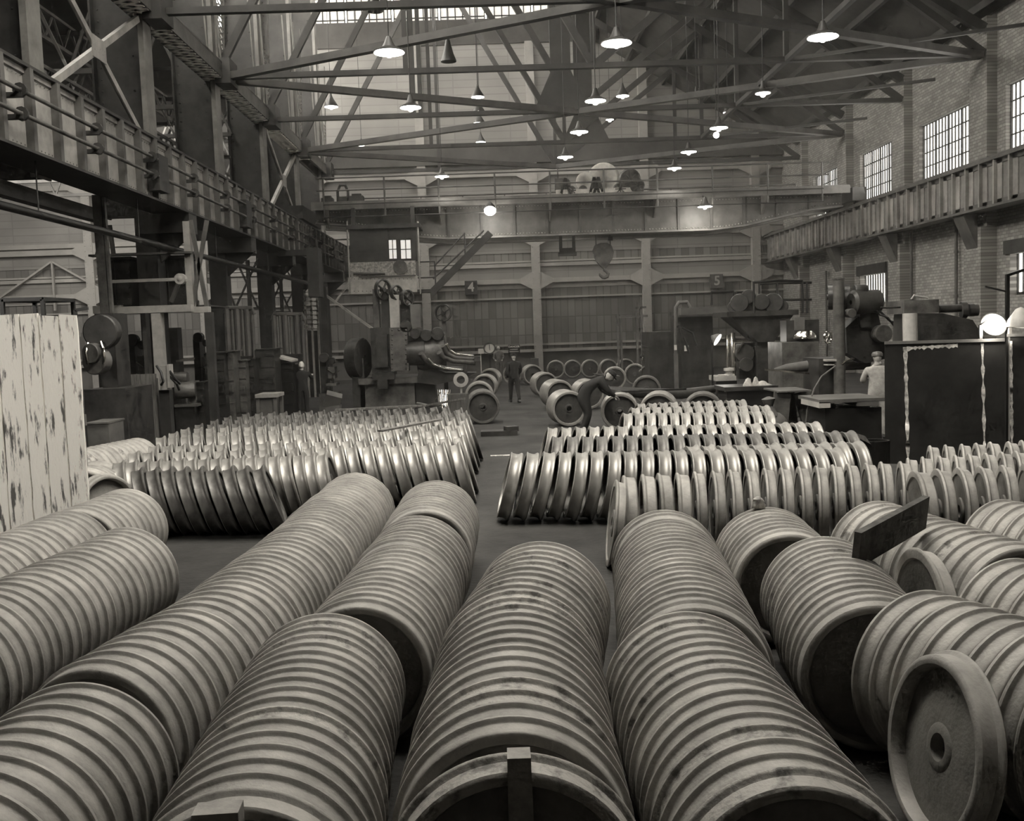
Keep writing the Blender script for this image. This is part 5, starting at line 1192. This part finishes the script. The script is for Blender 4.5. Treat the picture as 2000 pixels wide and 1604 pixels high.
# radial drill with column
Y = 23.0
t = thing('radial_drill', 'radial drill with a thick upright column, dark belt wheels and motor, right side', 'machine', (P(1640, 850, Y).x, Y, 0))
b = MB(); q = P(1638, 546, Y); b.tube((q.x, Y, 0), q, .13, n=20); q2 = P(1638, 550, Y); b.tube((q.x, Y, q.z), (q.x, Y, q.z + .03), .15, n=20); b.build('column', M['machine_mid'], t)
hwheel(1622, 580, Y + .3, .3, (1, -.3, 0), 5, .06).build('belt_wheel', M['machine'], t); hwheel(1654, 585, Y + .4, .34, (1, -.3, 0), 5, .06).build('belt_wheel', M['machine'], t)
b = MB(); b.lathe([(-.36, .05), (-.36, .2), (-.3, .27), (.3, .27), (.36, .2), (.36, .05)], P(1690, 590, Y), (1, .2, 0), 24); cyl(1680, 568, Y, .14, .14, b, (1, 0, 0)); b.build('motor', M['machine'], t)
b = MB(); rc(1668, 600, 1722, 612, Y - .1, .5, b); rc(1680, 610, 1700, 640, Y, .4, b); b.build('motor_bracket', M['machine'], t)
b = MB(); b.prism([P(1680, 615, Y + .1), P(1715, 612, Y + .1), P(1735, 700, Y + .1), P(1690, 710, Y + .1), P(1655, 690, Y + .1), P(1652, 640, Y + .1)], (0, 1, 0), .5); b.build('arm_casting', M['machine'], t)
for g_ in ((1722, 652, .2), (1660, 612, .1)): cyl(g_[0], g_[1], Y - .1, g_[2], .15).build('gear_case', M['machine_mid'], t)
hwheel(1617, 659, Y - .3, .14, (1, -1.3, 0), 4, .02).build('hand_wheel', M['chrome'], t)
b = MB(); b.path([P(1712, 607, Y - .2), P(1718, 615, Y - .2), P(1734, 620, Y - .2), P(1748, 640, Y - .2)], .02); b.path([P(1715, 605, Y - .1), P(1740, 628, Y - .1), P(1760, 632, Y - .1)], .03); b.build('cables', M['black'], t)
rc(1600, 700, 1650, 870, Y + .2, 1.2, floor=True).build('machine_base', M['machine'], t)
b = MB(); rc(1616, 702, 1634, 706, Y - .1, .3, b); rc(1617, 712, 1630, 714, Y - .15, .3, b); b.build('bright_collar', M['steel_light'], t)
b = MB(); b.path([P(1644, 712, Y - .4), P(1652, 705, Y - .4), P(1668, 700, Y - .4)], .03); b.build('bright_nozzle', M['chrome'], t)
# square gearbox
t = thing('gear_machine', 'dark square machine with a domed shiny gear cover left of the radial drill', 'machine', (P(1560, 790, 27).x, 27, 0))
rc(1528, 668, 1600, 800, 27, 1.4, floor=True).build('machine_body', M['machine_mid'], t)
b = MB(); q = P(1572, 660, 27.3); b.lathe([(-.02, .3), (.05, .3), (.18, .2), (.22, .02)], q, (0, 0, 1), 20); b.build('dome_cover', M['chrome'], t)
rc(1536, 625, 1600, 672, 27.6, .6).build('upper_casing', M['machine'], t); rc(1553, 620, 1572, 645, 27.5, .3).build('pale_bottle_panel', M['steel'], t)
# bench vice, sack and tin table
t = thing('trestle_table', 'rusty trestle table with a pale edge behind the raised bright wheels', 'table', (P(1560, 830, 22).x, 22, 0))
rc(1520, 763, 1585, 766, 21.8, 1.2).build('table_top', M['steel'], t)
for k_, (p, r) in enumerate((((1528, 766), (1520, 850)), ((1565, 766), (1590, 850)), ((1535, 766), (1545, 850)))):
    b = MB(); b.bar(P(*p, 22 + .3 * k_), (P(*r, 22 + .3 * k_).x, 22 + .3 * k_, 0.02), .35, .1, (0, 1, 0)); b.build('leg', M['machine_mid'], t)
b = MB(); q = P(1513, 792, 20.5); b.sphere((q.x, 20.5, .38), .36, (.8, .6, 1.05), 14, 9); b.lathe([(.6, .18), (.8, .08), (.95, .14), (1.0, .02)], (q.x - .05, 20.5, .08), (-.08, 0, 1), 10)
tag(b.build('cloth_sack', M['steel']), 'grey tied cloth sack beside the right end of the raised bright wheels', 'sack')
b = MB(); b.path([P(1632, 715, 21.2), P(1605, 735, 21), P(1590, 760, 21), P(1577, 800, 21), P(1574, 830, 21)], .018, 8); tag(b.build('hose', M['steel']), 'thin curved hose arching down beside the trestle table', 'hose')
t = thing('tool_table', 'dark steel table with a thick pale rim before the man in the light shirt', 'table', (P(1660, 850, 20.3).x, 20.3, 0))
b = rc(1600, 779, 1728, 786, 20.0, 1.4); b.build('table_top', M['steel'], t); rc(1600, 786, 1622, 797, 20.0, 1.2).build('drawer', M['steel_light'], t); rc(1674, 784, 1716, 793, 20.0, 1.1).build('tray', M['steel'], t)
rc(1612, 797, 1722, 880, 20.1, 1.1, floor=True).build('table_body', M['black'], t)
# lathe head on the right
Y = 20.5
t = thing('bench_lathe', 'dark lathe head with a long spindle and round plates above the steel screen', 'machine', (P(1820, 690, Y).x, Y, 0))
rc(1766, 586, 1834, 612, Y, .9).build('head_casing', M['machine_mid'], t)
b = MB(); b.tube(P(1720, 601, Y + .2), P(1768, 600, Y + .2), .02, n=8); b.tube(P(1834, 604, Y + .3), P(1878, 602, Y + .3), .08, n=14); b.build('spindle', M['machine'], t)
for (x, r) in ((1882, .17), (1897, .13), (1905, .12)): b = MB(); b.lathe([(-.05, .02), (-.05, r), (.05, r), (.05, .02)], P(x, 606, Y + .3), (1, -.15, 0), 24); b.build('face_plate', M['machine'], t)
b = MB(); b.prism([P(1780, 612, Y), P(1840, 612, Y), P(1900, 625, Y), P(1925, 665, Y), P(1925, 700, Y), P(1775, 700, Y)], (0, 1, 0), .9); b.build('lathe_bed', M['machine'], t)
rc(1768, 700, 1930, 800, Y + .1, .9, floor=True).build('machine_base', M['machine'], t)
b = MB(); q = P(1777, 612, Y - .3); b.tube(q, P(1778, 668, Y - .3), .14, n=16); b.build('pale_sleeve', M['steel_light'], t)
b = MB(); b.path([P(1780, 585, Y + .1), P(1785, 577, Y + .1), P(1800, 580, Y + .1), P(1812, 582, Y + .1)], .02); b.build('wire_loop', M['steel_light'], t)
# steel screens at right
for k_, (xa, xb, ya, Yq, l, sw) in enumerate(((1728, 1962, 670, 17.9, 'tall black steel screen with flaking white paint lines, right side', -.8), (1966, 2050, 655, 17.2, 'second black steel screen at the right edge of the picture', -.3))):
    A = P(xa, 780, Yq); Bx = P(xb, 780, Yq + sw); zt_ = P(xa, ya, Yq).z
    t = thing('steel_screen', l, 'screen', (A.x, Yq, 0)); A = Vector((A.x, Yq, 0)); B = Vector((Bx.x, Yq + sw, 0)); d = (B - A).normalized(); nrm = Vector((d.y, -d.x, 0))
    b = MB(); b.add([A, B, B + Vector((0, 0, zt_ + .0)), A + Vector((0, 0, zt_)), A - nrm * .05, B - nrm * .05, B - nrm * .05 + Vector((0, 0, zt_)), A - nrm * .05 + Vector((0, 0, zt_))], [(0, 1, 2, 3), (4, 7, 6, 5), (3, 2, 6, 7), (0, 3, 7, 4), (1, 5, 6, 2), (0, 4, 5, 1)]); b.build('sheet', M['black'], t)
    b = MB(); b.bar(A + Vector((0, 0, zt_)), B + Vector((0, 0, zt_)), .06, .05); b.build('top_rail', M['steel'], t)
    L = (B - A).length
    def flake(p0, p1, w0):
        # ragged paint strip between two points given as (fraction along, height)
        n = 26; b = MB(); 
        seg = []
        for i in range(n + 1):
            f = i / n; a = p0[0] + (p1[0] - p0[0]) * f; z = p0[1] + (p1[1] - p0[1]) * f; seg.append((a, z, w0 * R_.uniform(.3, 1.3)))
        for i in range(n):
            if R_.random() < .0: continue
            (a0, z0, w_0), (a1, z1, w_1) = seg[i], seg[i + 1]
            hor = abs(p1[0] - p0[0]) > .2
            c = [(a0, z0 - w_0), (a1, z1 - w_1), (a1, z1 + w_1 * .4), (a0, z0 + w_0 * .4)] if hor else [(a0 - w_0 / L, z0), (a0 + w_0 / L, z0), (a1 + w_1 / L, z1), (a1 - w_1 / L, z1)]
            q = [A + d * (u * L) + nrm * .004 + Vector((0, 0, z)) for u, z in c]; b.add(q + [p + nrm * .003 for p in q], [(0, 1, 2, 3), (4, 5, 6, 7), (0, 1, 5, 4), (2, 3, 7, 6), (1, 2, 6, 5), (3, 0, 4, 7)])
        b.build('flaking_paint_line', M['bone'], t)
    if k_ == 0:
        flake((.18, zt_ - .08), (.2, .05), .03); flake((.16, zt_ - .1), (.62, zt_ - .06), .05); flake((.82, zt_ - .05), (.84, .3), .025)
    else: flake((.1, zt_ - .1), (.13, .3), .025)
# floodlight on the screen
spot_lamp(1941, 634, 17.3, .21, (-.62, -.62, -.42), 'big glowing round flood lamp above the black steel screen at right', (1915, 690), 45, True)
b = MB(); q = P(1990, 640, 16.9); b.lathe([(0, .2), (.12, .18), (.3, .08), (.34, .01)], q, (0.1, 0, 1), 16); b.bar(q + Vector((.0, .3, -2)), q + Vector((0, .3, .1)), .05, .05); b.bar(q + Vector((0, .3, .1)), q + Vector((0, 0, .1)), .04, .04); tag(b.build('bell_shade', M['steel_light']), 'pale bell shaped shade at the right edge above the second screen', 'lamp')
b = MB(); q = P(1967, 690, 18.6); b.bar((q.x, 18.6, 0), (q.x, 18.6, P(1967, 536, 18.6).z), .06, .06); b.bar(P(1967, 538, 18.6), P(2010, 524, 18.6), .06, .05); b.bar(P(1924, 560, 18.6), P(1967, 570, 18.6), .03, .03); tag(b.build('lamp_gibbet', M['black']), 'dark upright with an arm behind the flood lamp at the right edge', 'post')
b = MB(); q = P(1709, 870, 16.4); h = P(1709, 860, 16.4).z; b.lathe([(0, .001), (0, .22), (h, .23), (h, .2), (h - .12, .2), (h - .12, .001)], (q.x, 16.4, 0), (0, 0, 1), 26); tag(b.build('dark_drum', M['black']), 'black round drum against the left edge of the steel screen', 'drum')
b = MB(); b.prism([P(1655, 850, 16.2), P(1672, 846, 16.2), P(1690, 852, 16.2), P(1701, 868, 16.2), P(1690, 862, 16.2), P(1670, 853, 16.2)], (0, 1, 0), .25); tag(b.build('folded_rag', M['wood']), 'folded rag hanging over the rim of the black drum', 'rag')
# ================================================================ people
def skin_mesh(name, pts, edges, radii, m, parent, root=0, level=2):
    me = bpy.data.meshes.new(name); me.from_pydata([Vector(p) for p in pts], edges, [])
    o = bpy.data.objects.new(name, me); COL.objects.link(o)
    md = o.modifiers.new('skin', 'SKIN'); md.branch_smoothing = .4; md.use_smooth_shade = True
    for i, r in enumerate(radii):
        r = (r, r) if not isinstance(r, (tuple, list)) else r
        me.skin_vertices[0].data[i].radius = r
        me.skin_vertices[0].data[i].use_root = (i == root)
    sb = o.modifiers.new('sub', 'SUBSURF'); sb.levels = level; sb.render_levels = level
    dg = bpy.context.evaluated_depsgraph_get(); dg.update()
    nm = bpy.data.meshes.new_from_object(o.evaluated_get(dg)); nm.name = name
    bpy.data.objects.remove(o)
    nm.materials.clear(); nm.materials.append(m)
    for p in nm.polygons: p.use_smooth = True
    ob = bpy.data.objects.new(name, nm); COL.objects.link(ob); ob.parent = parent
    OFF[ob.name] = OFF[parent.name] if parent else Vector((0, 0, 0))
    return ob
def person(label, loc, yaw, J, coat, hairm=None, cap=None, skinm='skin', apron=None, s=1.0, bulk=1.0):
    """J: joint positions in the figure's frame (x right, y forward, z up), metres"""
    t = thing('person', label, 'person', loc)
    t.rotation_euler = (0, 0, yaw); OFF[t.name] = Vector((0, 0, 0)); t.scale = (s, s, s)
    g = {k: Vector(v) for k, v in J.items()}
    # one continuous clothed body: pelvis, spine, neck, arms, legs
    names = ['pelvis', 'waist', 'chest', 'neck', 'head0', 'shl', 'ell', 'wrl', 'shr', 'elr', 'wrr', 'hil', 'knl', 'anl', 'tol', 'hir', 'knr', 'anr', 'tor']
    rad = dict(pelvis=(.17, .13), waist=(.155, .115), chest=(.19, .125), neck=.062, head0=.06, shl=.075, ell=.052, wrl=.036, shr=.075, elr=.052, wrr=.036, hil=.105, knl=.075, anl=.05, tol=.042, hir=.105, knr=.075, anr=.05, tor=.042)
    idx = {n: i for i, n in enumerate(names)}
    E = [('pelvis', 'waist'), ('waist', 'chest'), ('chest', 'neck'), ('neck', 'head0'), ('chest', 'shl'), ('shl', 'ell'), ('ell', 'wrl'), ('chest', 'shr'), ('shr', 'elr'), ('elr', 'wrr'), ('pelvis', 'hil'), ('hil', 'knl'), ('knl', 'anl'), ('anl', 'tol'), ('pelvis', 'hir'), ('hir', 'knr'), ('knr', 'anr'), ('anr', 'tor')]
    skin_mesh('body', [g[n] for n in names], [(idx[a], idx[b]) for a, b in E], [tuple(v * bulk for v in rad[n]) if isinstance(rad[n], tuple) else rad[n] * (bulk if n not in ('neck', 'head0') else 1) for n in names], M[coat], t)
    # head with face, ears, nose
    hc = g['head']; f = (g['look']).normalized(); up = (hc - g['neck']).normalized(); rt = f.cross(up).normalized(); up = rt.cross(f).normalized()
    Rm = Matrix((rt, f, up)).transposed()
    def hp(x, y, z): return hc + Rm @ Vector((x, y, z))
    b = MB(); n, m = 18, 14; vs = []; fs = []
    for i in range(m + 1):
        ph = PI * i / m
        for k in range(n):
            a = 2 * PI * k / n; x = math.sin(ph) * math.cos(a); y = math.sin(ph) * math.sin(a); z = math.cos(ph)
            w = .076 * (1 - .18 * max(0, -z)); l = .098 * (1 - .1 * max(0, -z)); 
            vs.append(hp(x * w, y * l + (.012 if z < -.2 and y > 0 else 0), z * .122))
    for i in range(m):
        for k in range(n): fs.append((i * n + k, (i + 1) * n + k, (i + 1) * n + (k + 1) % n, i * n + (k + 1) % n))
    b.add(vs, fs, True)
    b.lathe([(0, .018), (.02, .014), (.045, .004)], hp(0, .092, -.01), Rm @ Vector((0, .6, -.8)), 8)
    b.add([hp(-.012, .09, .02), hp(.012, .09, .02), hp(.016, .1, -.03), hp(0, .12, -.035), hp(-.016, .1, -.03)], [(0, 1, 2, 3), (0, 3, 4), (2, 4, 3)], True)
    for sx in (-1, 1): b.sphere(hp(sx * .076, -.005, -.005), .03, (.35, .7, 1), 8, 6)
    b.tube(hp(0, -.01, -.06), g['neck'], .055, .06, 12)
    b.build('head', M[skinm], t)
    for sx in (-1, 1):
        e = MB(); e.sphere(hp(sx * .03, .088, .02), .012, n=8, m=6); e.build('eye', M['black'], t)
    e = MB(); e.box(hp(0, .098, -.06), (.045, .012, .008), Rm); e.build('mouth', M['machine_mid'], t)
    if hairm:
        hb = MB(); vs = []; fs = []; n = 18; m = 7
        for i in range(m + 1):
            ph = PI * .62 * i / m
            for k in range(n):
                a = 2 * PI * k / n; lim = 1.0 if math.sin(a) < .35 else .62
                p2 = ph * lim; vs.append(hp(math.sin(p2) * math.cos(a) * .084, math.sin(p2) * math.sin(a) * .106 - .004, math.cos(p2) * .132))
        for i in range(m):
            for k in range(n): fs.append((i * n + k, (i + 1) * n + k, (i + 1) * n + (k + 1) % n, i * n + (k + 1) % n))
        hb.add(vs, fs, True); hb.build('hair', M[hairm], t)
    if cap:
        cb_ = MB(); cb_.lathe([(.02, .09), (.03, .108), (.08, .11), (.12, .085), (.135, .01)], hc, up, 20); cb_.add([hp(-.07, .08, .03), hp(.07, .08, .03), hp(.05, .16, .018), hp(-.05, .16, .018), hp(-.07, .08, .04), hp(.07, .08, .04), hp(.05, .16, .028), hp(-.05, .16, .028)], [(0, 1, 2, 3), (4, 7, 6, 5), (0, 3, 7, 4), (1, 5, 6, 2), (2, 6, 7, 3)]); cb_.build('cap', M[cap], t)
    # hands: palm, four fingers and a thumb, slightly curled
    for sd in ('l', 'r'):
        w = g['wr' + sd]; d = (w - g['el' + sd]).normalized(); side = d.cross(Vector((0, 0, 1)))
        side = side.normalized() if side.length > .1 else Vector((0, 1, 0)); nrm = side.cross(d).normalized()
        pts = [w, w + d * .05, w + d * .09]; ed = [(0, 1), (1, 2)]; rd = [(.03, .022), (.038, .018), (.036, .014)]
        for q, (o_, L) in enumerate(((-.03, .065), (-.01, .078), (.01, .074), (.03, .058))):
            b0 = len(pts); base = w + d * .09 + side * o_
            pts += [base, base + d * L * .5 - nrm * .008, base + d * L * .85 - nrm * .03]; ed += [(2, b0), (b0, b0 + 1), (b0 + 1, b0 + 2)]; rd += [.0095, .0085, .0075]
        b0 = len(pts); sg = -1 if sd == 'l' else 1
        pts += [w + d * .035 - side * .04 * sg, w + d * .065 - side * .062 * sg - nrm * .015, w + d * .09 - side * .06 * sg - nrm * .03]; ed += [(1, b0), (b0, b0 + 1), (b0 + 1, b0 + 2)]; rd += [.013, .011, .009]
        skin_mesh('hand', pts, ed, rd, M[skinm], t, level=1)
    for sd in ('l', 'r'):
        a = g['an' + sd]; d = (g['to' + sd] - a); d.z = 0; d = d.normalized() if d.length > .01 else Vector((0, 1, 0)); bs = MB()
        sx = Vector((d.y, -d.x, 0)); pr = []
        for (u, w_, z) in ((-.07, .035, .0), (-.08, .04, .05), (-.03, .045, .11), (.05, .045, .09), (.13, .05, .05), (.19, .035, .03), (.19, .035, .0)): pr.append((u, w_, z))
        base = Vector((a.x, a.y, 0)); L_ = [base + d * u - sx * w_ + Vector((0, 0, z)) for u, w_, z in pr]; R2 = [base + d * u + sx * w_ + Vector((0, 0, z)) for u, w_, z in pr]; n = len(pr)
        bs.add(L_ + R2, [tuple(range(n)), tuple(range(n, 2 * n))[::-1]] + [(i, n + i, n + (i + 1) % n, (i + 1) % n) for i in range(n)]); bs.build('boot', M['black'], t)
    if apron:
        ap = MB(); n = 16; vs = []; c0 = g['waist']; dn = (g['pelvis'] - g['waist']).normalized()
        for (f_, rr) in ((-.28, 1.12), (-.1, 1.1), (.12, 1.14), (.2, 1.17)):
            for k in range(n): a = 2 * PI * k / n; vs.append(c0 + dn * f_ + Vector((math.cos(a) * .2 * rr, math.sin(a) * .15 * rr, 0)))
        ap.add(vs, [(i * n + k, i * n + (k + 1) % n, (i + 1) * n + (k + 1) % n, (i + 1) * n + k) for i in range(3) for k in range(n)], True); ap.build('shirt_back', M[apron], t)
    return t
STAND = dict(pelvis=(0, 0, .95), waist=(0, .01, 1.12), chest=(0, .01, 1.34), neck=(0, .01, 1.49), head0=(0, .015, 1.56), head=(0, .03, 1.63), look=(0, 1, -.1),
             shl=(-.2, .0, 1.40), ell=(-.26, .06, 1.13), wrl=(-.2, .27, 1.05), shr=(.2, .0, 1.40), elr=(.26, .06, 1.13), wrr=(.2, .27, 1.05),
             hil=(-.1, 0, .9), knl=(-.11, .03, .5), anl=(-.12, 0, .09), tol=(-.13, .12, .05), hir=(.1, 0, .9), knr=(.11, .03, .5), anr=(.12, -.02, .09), tor=(.13, .1, .05))
BEND = dict(STAND, pelvis=(0, -.12, .9), waist=(0, .04, 1.05), chest=(0, .26, 1.2), neck=(0, .42, 1.27), head0=(0, .47, 1.29), head=(0, .56, 1.30), look=(0, .75, -.7),
            shl=(-.2, .30, 1.22), ell=(-.24, .42, .98), wrl=(-.14, .6, .85), shr=(.2, .30, 1.22), elr=(.24, .44, .98), wrr=(.14, .62, .85),
            hil=(-.1, -.1, .86), knl=(-.12, .06, .48), anl=(-.13, -.04, .09), tol=(-.13, .1, .05), hir=(.1, -.1, .86), knr=(.12, .02, .48), anr=(.13, -.16, .09), tor=(.13, -.02, .05))
WALK = dict(STAND, knl=(-.1, .16, .52), anl=(-.1, .25, .1), tol=(-.1, .37, .06), knr=(.1, -.06, .5), anr=(.1, -.28, .14), tor=(.1, -.18, .06), ell=(-.27, -.08, 1.12), wrl=(-.24, .06, .9), elr=(.27, .1, 1.12), wrr=(.22, .3, .98))
def at_floor(x, Y): q = on_y(x, 700, Y); return Vector((q.x, Y, 0))
person('man in dark clothes and cap bending over the turned wheels right of the aisle', at_floor(1143, 24.6), -PI / 2 + .1, BEND, 'coat', cap='coat', s=1.08, bulk=1.35)
person('dark figure walking away in the middle of the far aisle', at_floor(1003, 36.5), .2, WALK, 'coat', cap='coat', bulk=1.2)
person('white haired man in dark clothes seen from behind among the left machines', at_floor(588, 32.5), .15, dict(STAND, elr=(.3, .12, 1.2), wrr=(.3, .3, 1.3)), 'coat', hairm='hair', s=1.04)
p = person('man in a light shirt leaning at the radial drill left of the black steel screen', at_floor(1694, 22.2) + Vector((0, -.6, .0)), -.15, dict(STAND, ell=(-.27, .12, 1.16), wrl=(-.16, .36, 1.2), elr=(.28, .12, 1.18), wrr=(.3, .38, 1.2)), 'shirt', cap='machine_mid', s=1.06, bulk=1.25)
person('man in a grey shirt stooping over the far wheels right of the aisle', at_floor(1283, 40.5), PI / 2 - .2, BEND, 'greyshirt', hairm='coat')
person('distant man in grey clothes standing by the dial before the far wall', at_floor(974, 54), PI, STAND, 'greyshirt', hairm='hair')

# ================================================================ small things among the wheels
def crumple(name, q, w, h, m, label, cat):
    b = MB(); n = 9; vs = []
    rings = [(0, .9), (.25, 1.0), (.55, .8), (.8, .7), (1.0, .25)]
    for (f, s_) in rings:
        for k in range(n): a = 2 * PI * k / n; rr = w * s_ * R_.uniform(.7, 1.2); vs.append((q.x + math.cos(a) * rr, q.y + math.sin(a) * rr * .8, q.z + f * h))
    b.add(vs, [(i * n + k, i * n + (k + 1) % n, (i + 1) * n + (k + 1) % n, (i + 1) * n + k) for i in range(4) for k in range(n)] + [tuple(range(n))[::-1], tuple(4 * n + k for k in range(n))])
    return tag(b.build(name, m), label, cat)
# wood block propped inside the front wheel of the centre row
b = MB(); q = on_y(1014, 1490, 3.62)
b.prism([Vector((q.x - .052, 3.61, .3)), Vector((q.x + .052, 3.61, .3)), Vector((q.x + .043, 3.61, q.z + .02)), Vector((q.x - .043, 3.61, q.z + .02))], (0, 1, 0), .10)
tag(b.build('wood_block', M['block_wood']), 'upright sawn wood block wedged in the front wheel of the centre row', 'block')
q = on_z(437, 1592, .9); b = MB(); b.box((q.x, 3.5, .86), (.16, .1, .2), (0, 0, .05)); b.bb(q.x - .05, q.x + .05, 3.45, 3.55, .0, .78)
tag(b.build('wood_block', M['block_wood']), 'pale wood block at the bottom edge before the stack left of centre', 'block')
q = on_z(1481, 992, .955); crumple('stone_lump', q, .07, .1, M['bone'], 'small pale lump of stone lying on top of the short stack', 'stone')
# dirty plank across the stacks
b = MB(); A = Vector(on_z(1680, 1072, .62)); A = on_y(1672, 1075, 6.95); B = on_y(1806, 1000, 7.9)
d = (B - A).normalized()
b.bar(A, B, .05, .26, (0, -.2, 1)); tag(b.build('dirty_plank', M['dark_wood']), 'dirty dark plank leaning across the rough stacks at the right', 'plank')
# planks and bars on the left turned wheels
b = MB(); b.bar(on_z(742, 842, .99), on_z(858, 820, 1.02), .12, .03); tag(b.build('thin_plank', M['wood']), 'thin plank lying across the bright turned wheels left of the aisle', 'plank')
b = MB(); b.bar(on_z(655, 801, .97), on_z(835, 792, 1.0), .08, .04); b2 = b.bar(on_z(835, 792, 1.0), on_z(905, 779, 1.25), .08, .04); tag(b.build('long_batten', M['wood']), 'long thin batten along the back of the left turned wheels', 'batten')
b = MB(); q0 = on_z(815, 788, 1.0); b.path([q0, on_z(840, 793, 1.0), on_z(862, 791, 1.0)], .03); tag(b.build('bent_pipe', M['steel']), 'short bent pipe beside the long batten on the back wheels', 'pipe')
b = MB(); b.box(on_y(650, 782, 29.5), (.45, .3, .4), (.4, .3, .2)); q = on_y(650, 782, 29.5); b.bb(q.x - .2, q.x + .2, 29.4, 29.8, 0, q.z - .15); tag(b.build('steel_block', M['steel']), 'tilted grey steel block just left of the big press', 'block')
# low sill and foot rails by the far left stack
b = MB(); q = on_z(975, 850, .0); b.box((q.x, q.y, .06), (.9, .5, .12)); b.box((q.x + .3, q.y - .1, .16), (.3, .25, .12), (0, 0, .4)); tag(b.build('floor_shoe', M['machine']), 'low dark iron shoe on the floor before the stack by the steel bin', 'shoe')
# pale swept dirt line across the aisle
b = MB(); A = on_z(958, 891, 0); B = on_z(1016, 889, 0)
vs = []; n = 18
for i in range(n + 1):
    f = i / n; p = A + (B - A) * f; w = R_.uniform(.02, .08); vs += [(p.x, p.y - w, .004), (p.x, p.y + w, .004), (p.x, p.y, .02)]
b.add(vs, [(i * 3, i * 3 + 3, i * 3 + 5, i * 3 + 2) for i in range(n)] + [(i * 3 + 2, i * 3 + 5, i * 3 + 4, i * 3 + 1) for i in range(n)]); tag(b.build('dirt_line', M['bone']), 'thin line of pale swept dirt across the near aisle', 'dirt', kind='stuff')

# ================================================================ thin shop haze
if HAZE > 0:
    b = MB(); b.bb(-33.9, 16.95, 16.3, 59.0, .01, 19)
    hz_ = bpy.data.materials.new('shop_haze'); hz_.use_nodes = True; nt = hz_.node_tree; nt.nodes.clear()
    ou = nt.nodes.new('ShaderNodeOutputMaterial'); vsn = nt.nodes.new('ShaderNodeVolumeScatter'); vsn.inputs['Density'].default_value = HAZE; vsn.inputs['Anisotropy'].default_value = .35; vsn.inputs['Color'].default_value = (1, .97, .9, 1)
    nt.links.new(vsn.outputs[0], ou.inputs['Volume'])
    o = b.build('haze', hz_); tag(o, 'thin smoky haze filling the whole shop', 'haze', kind='stuff')
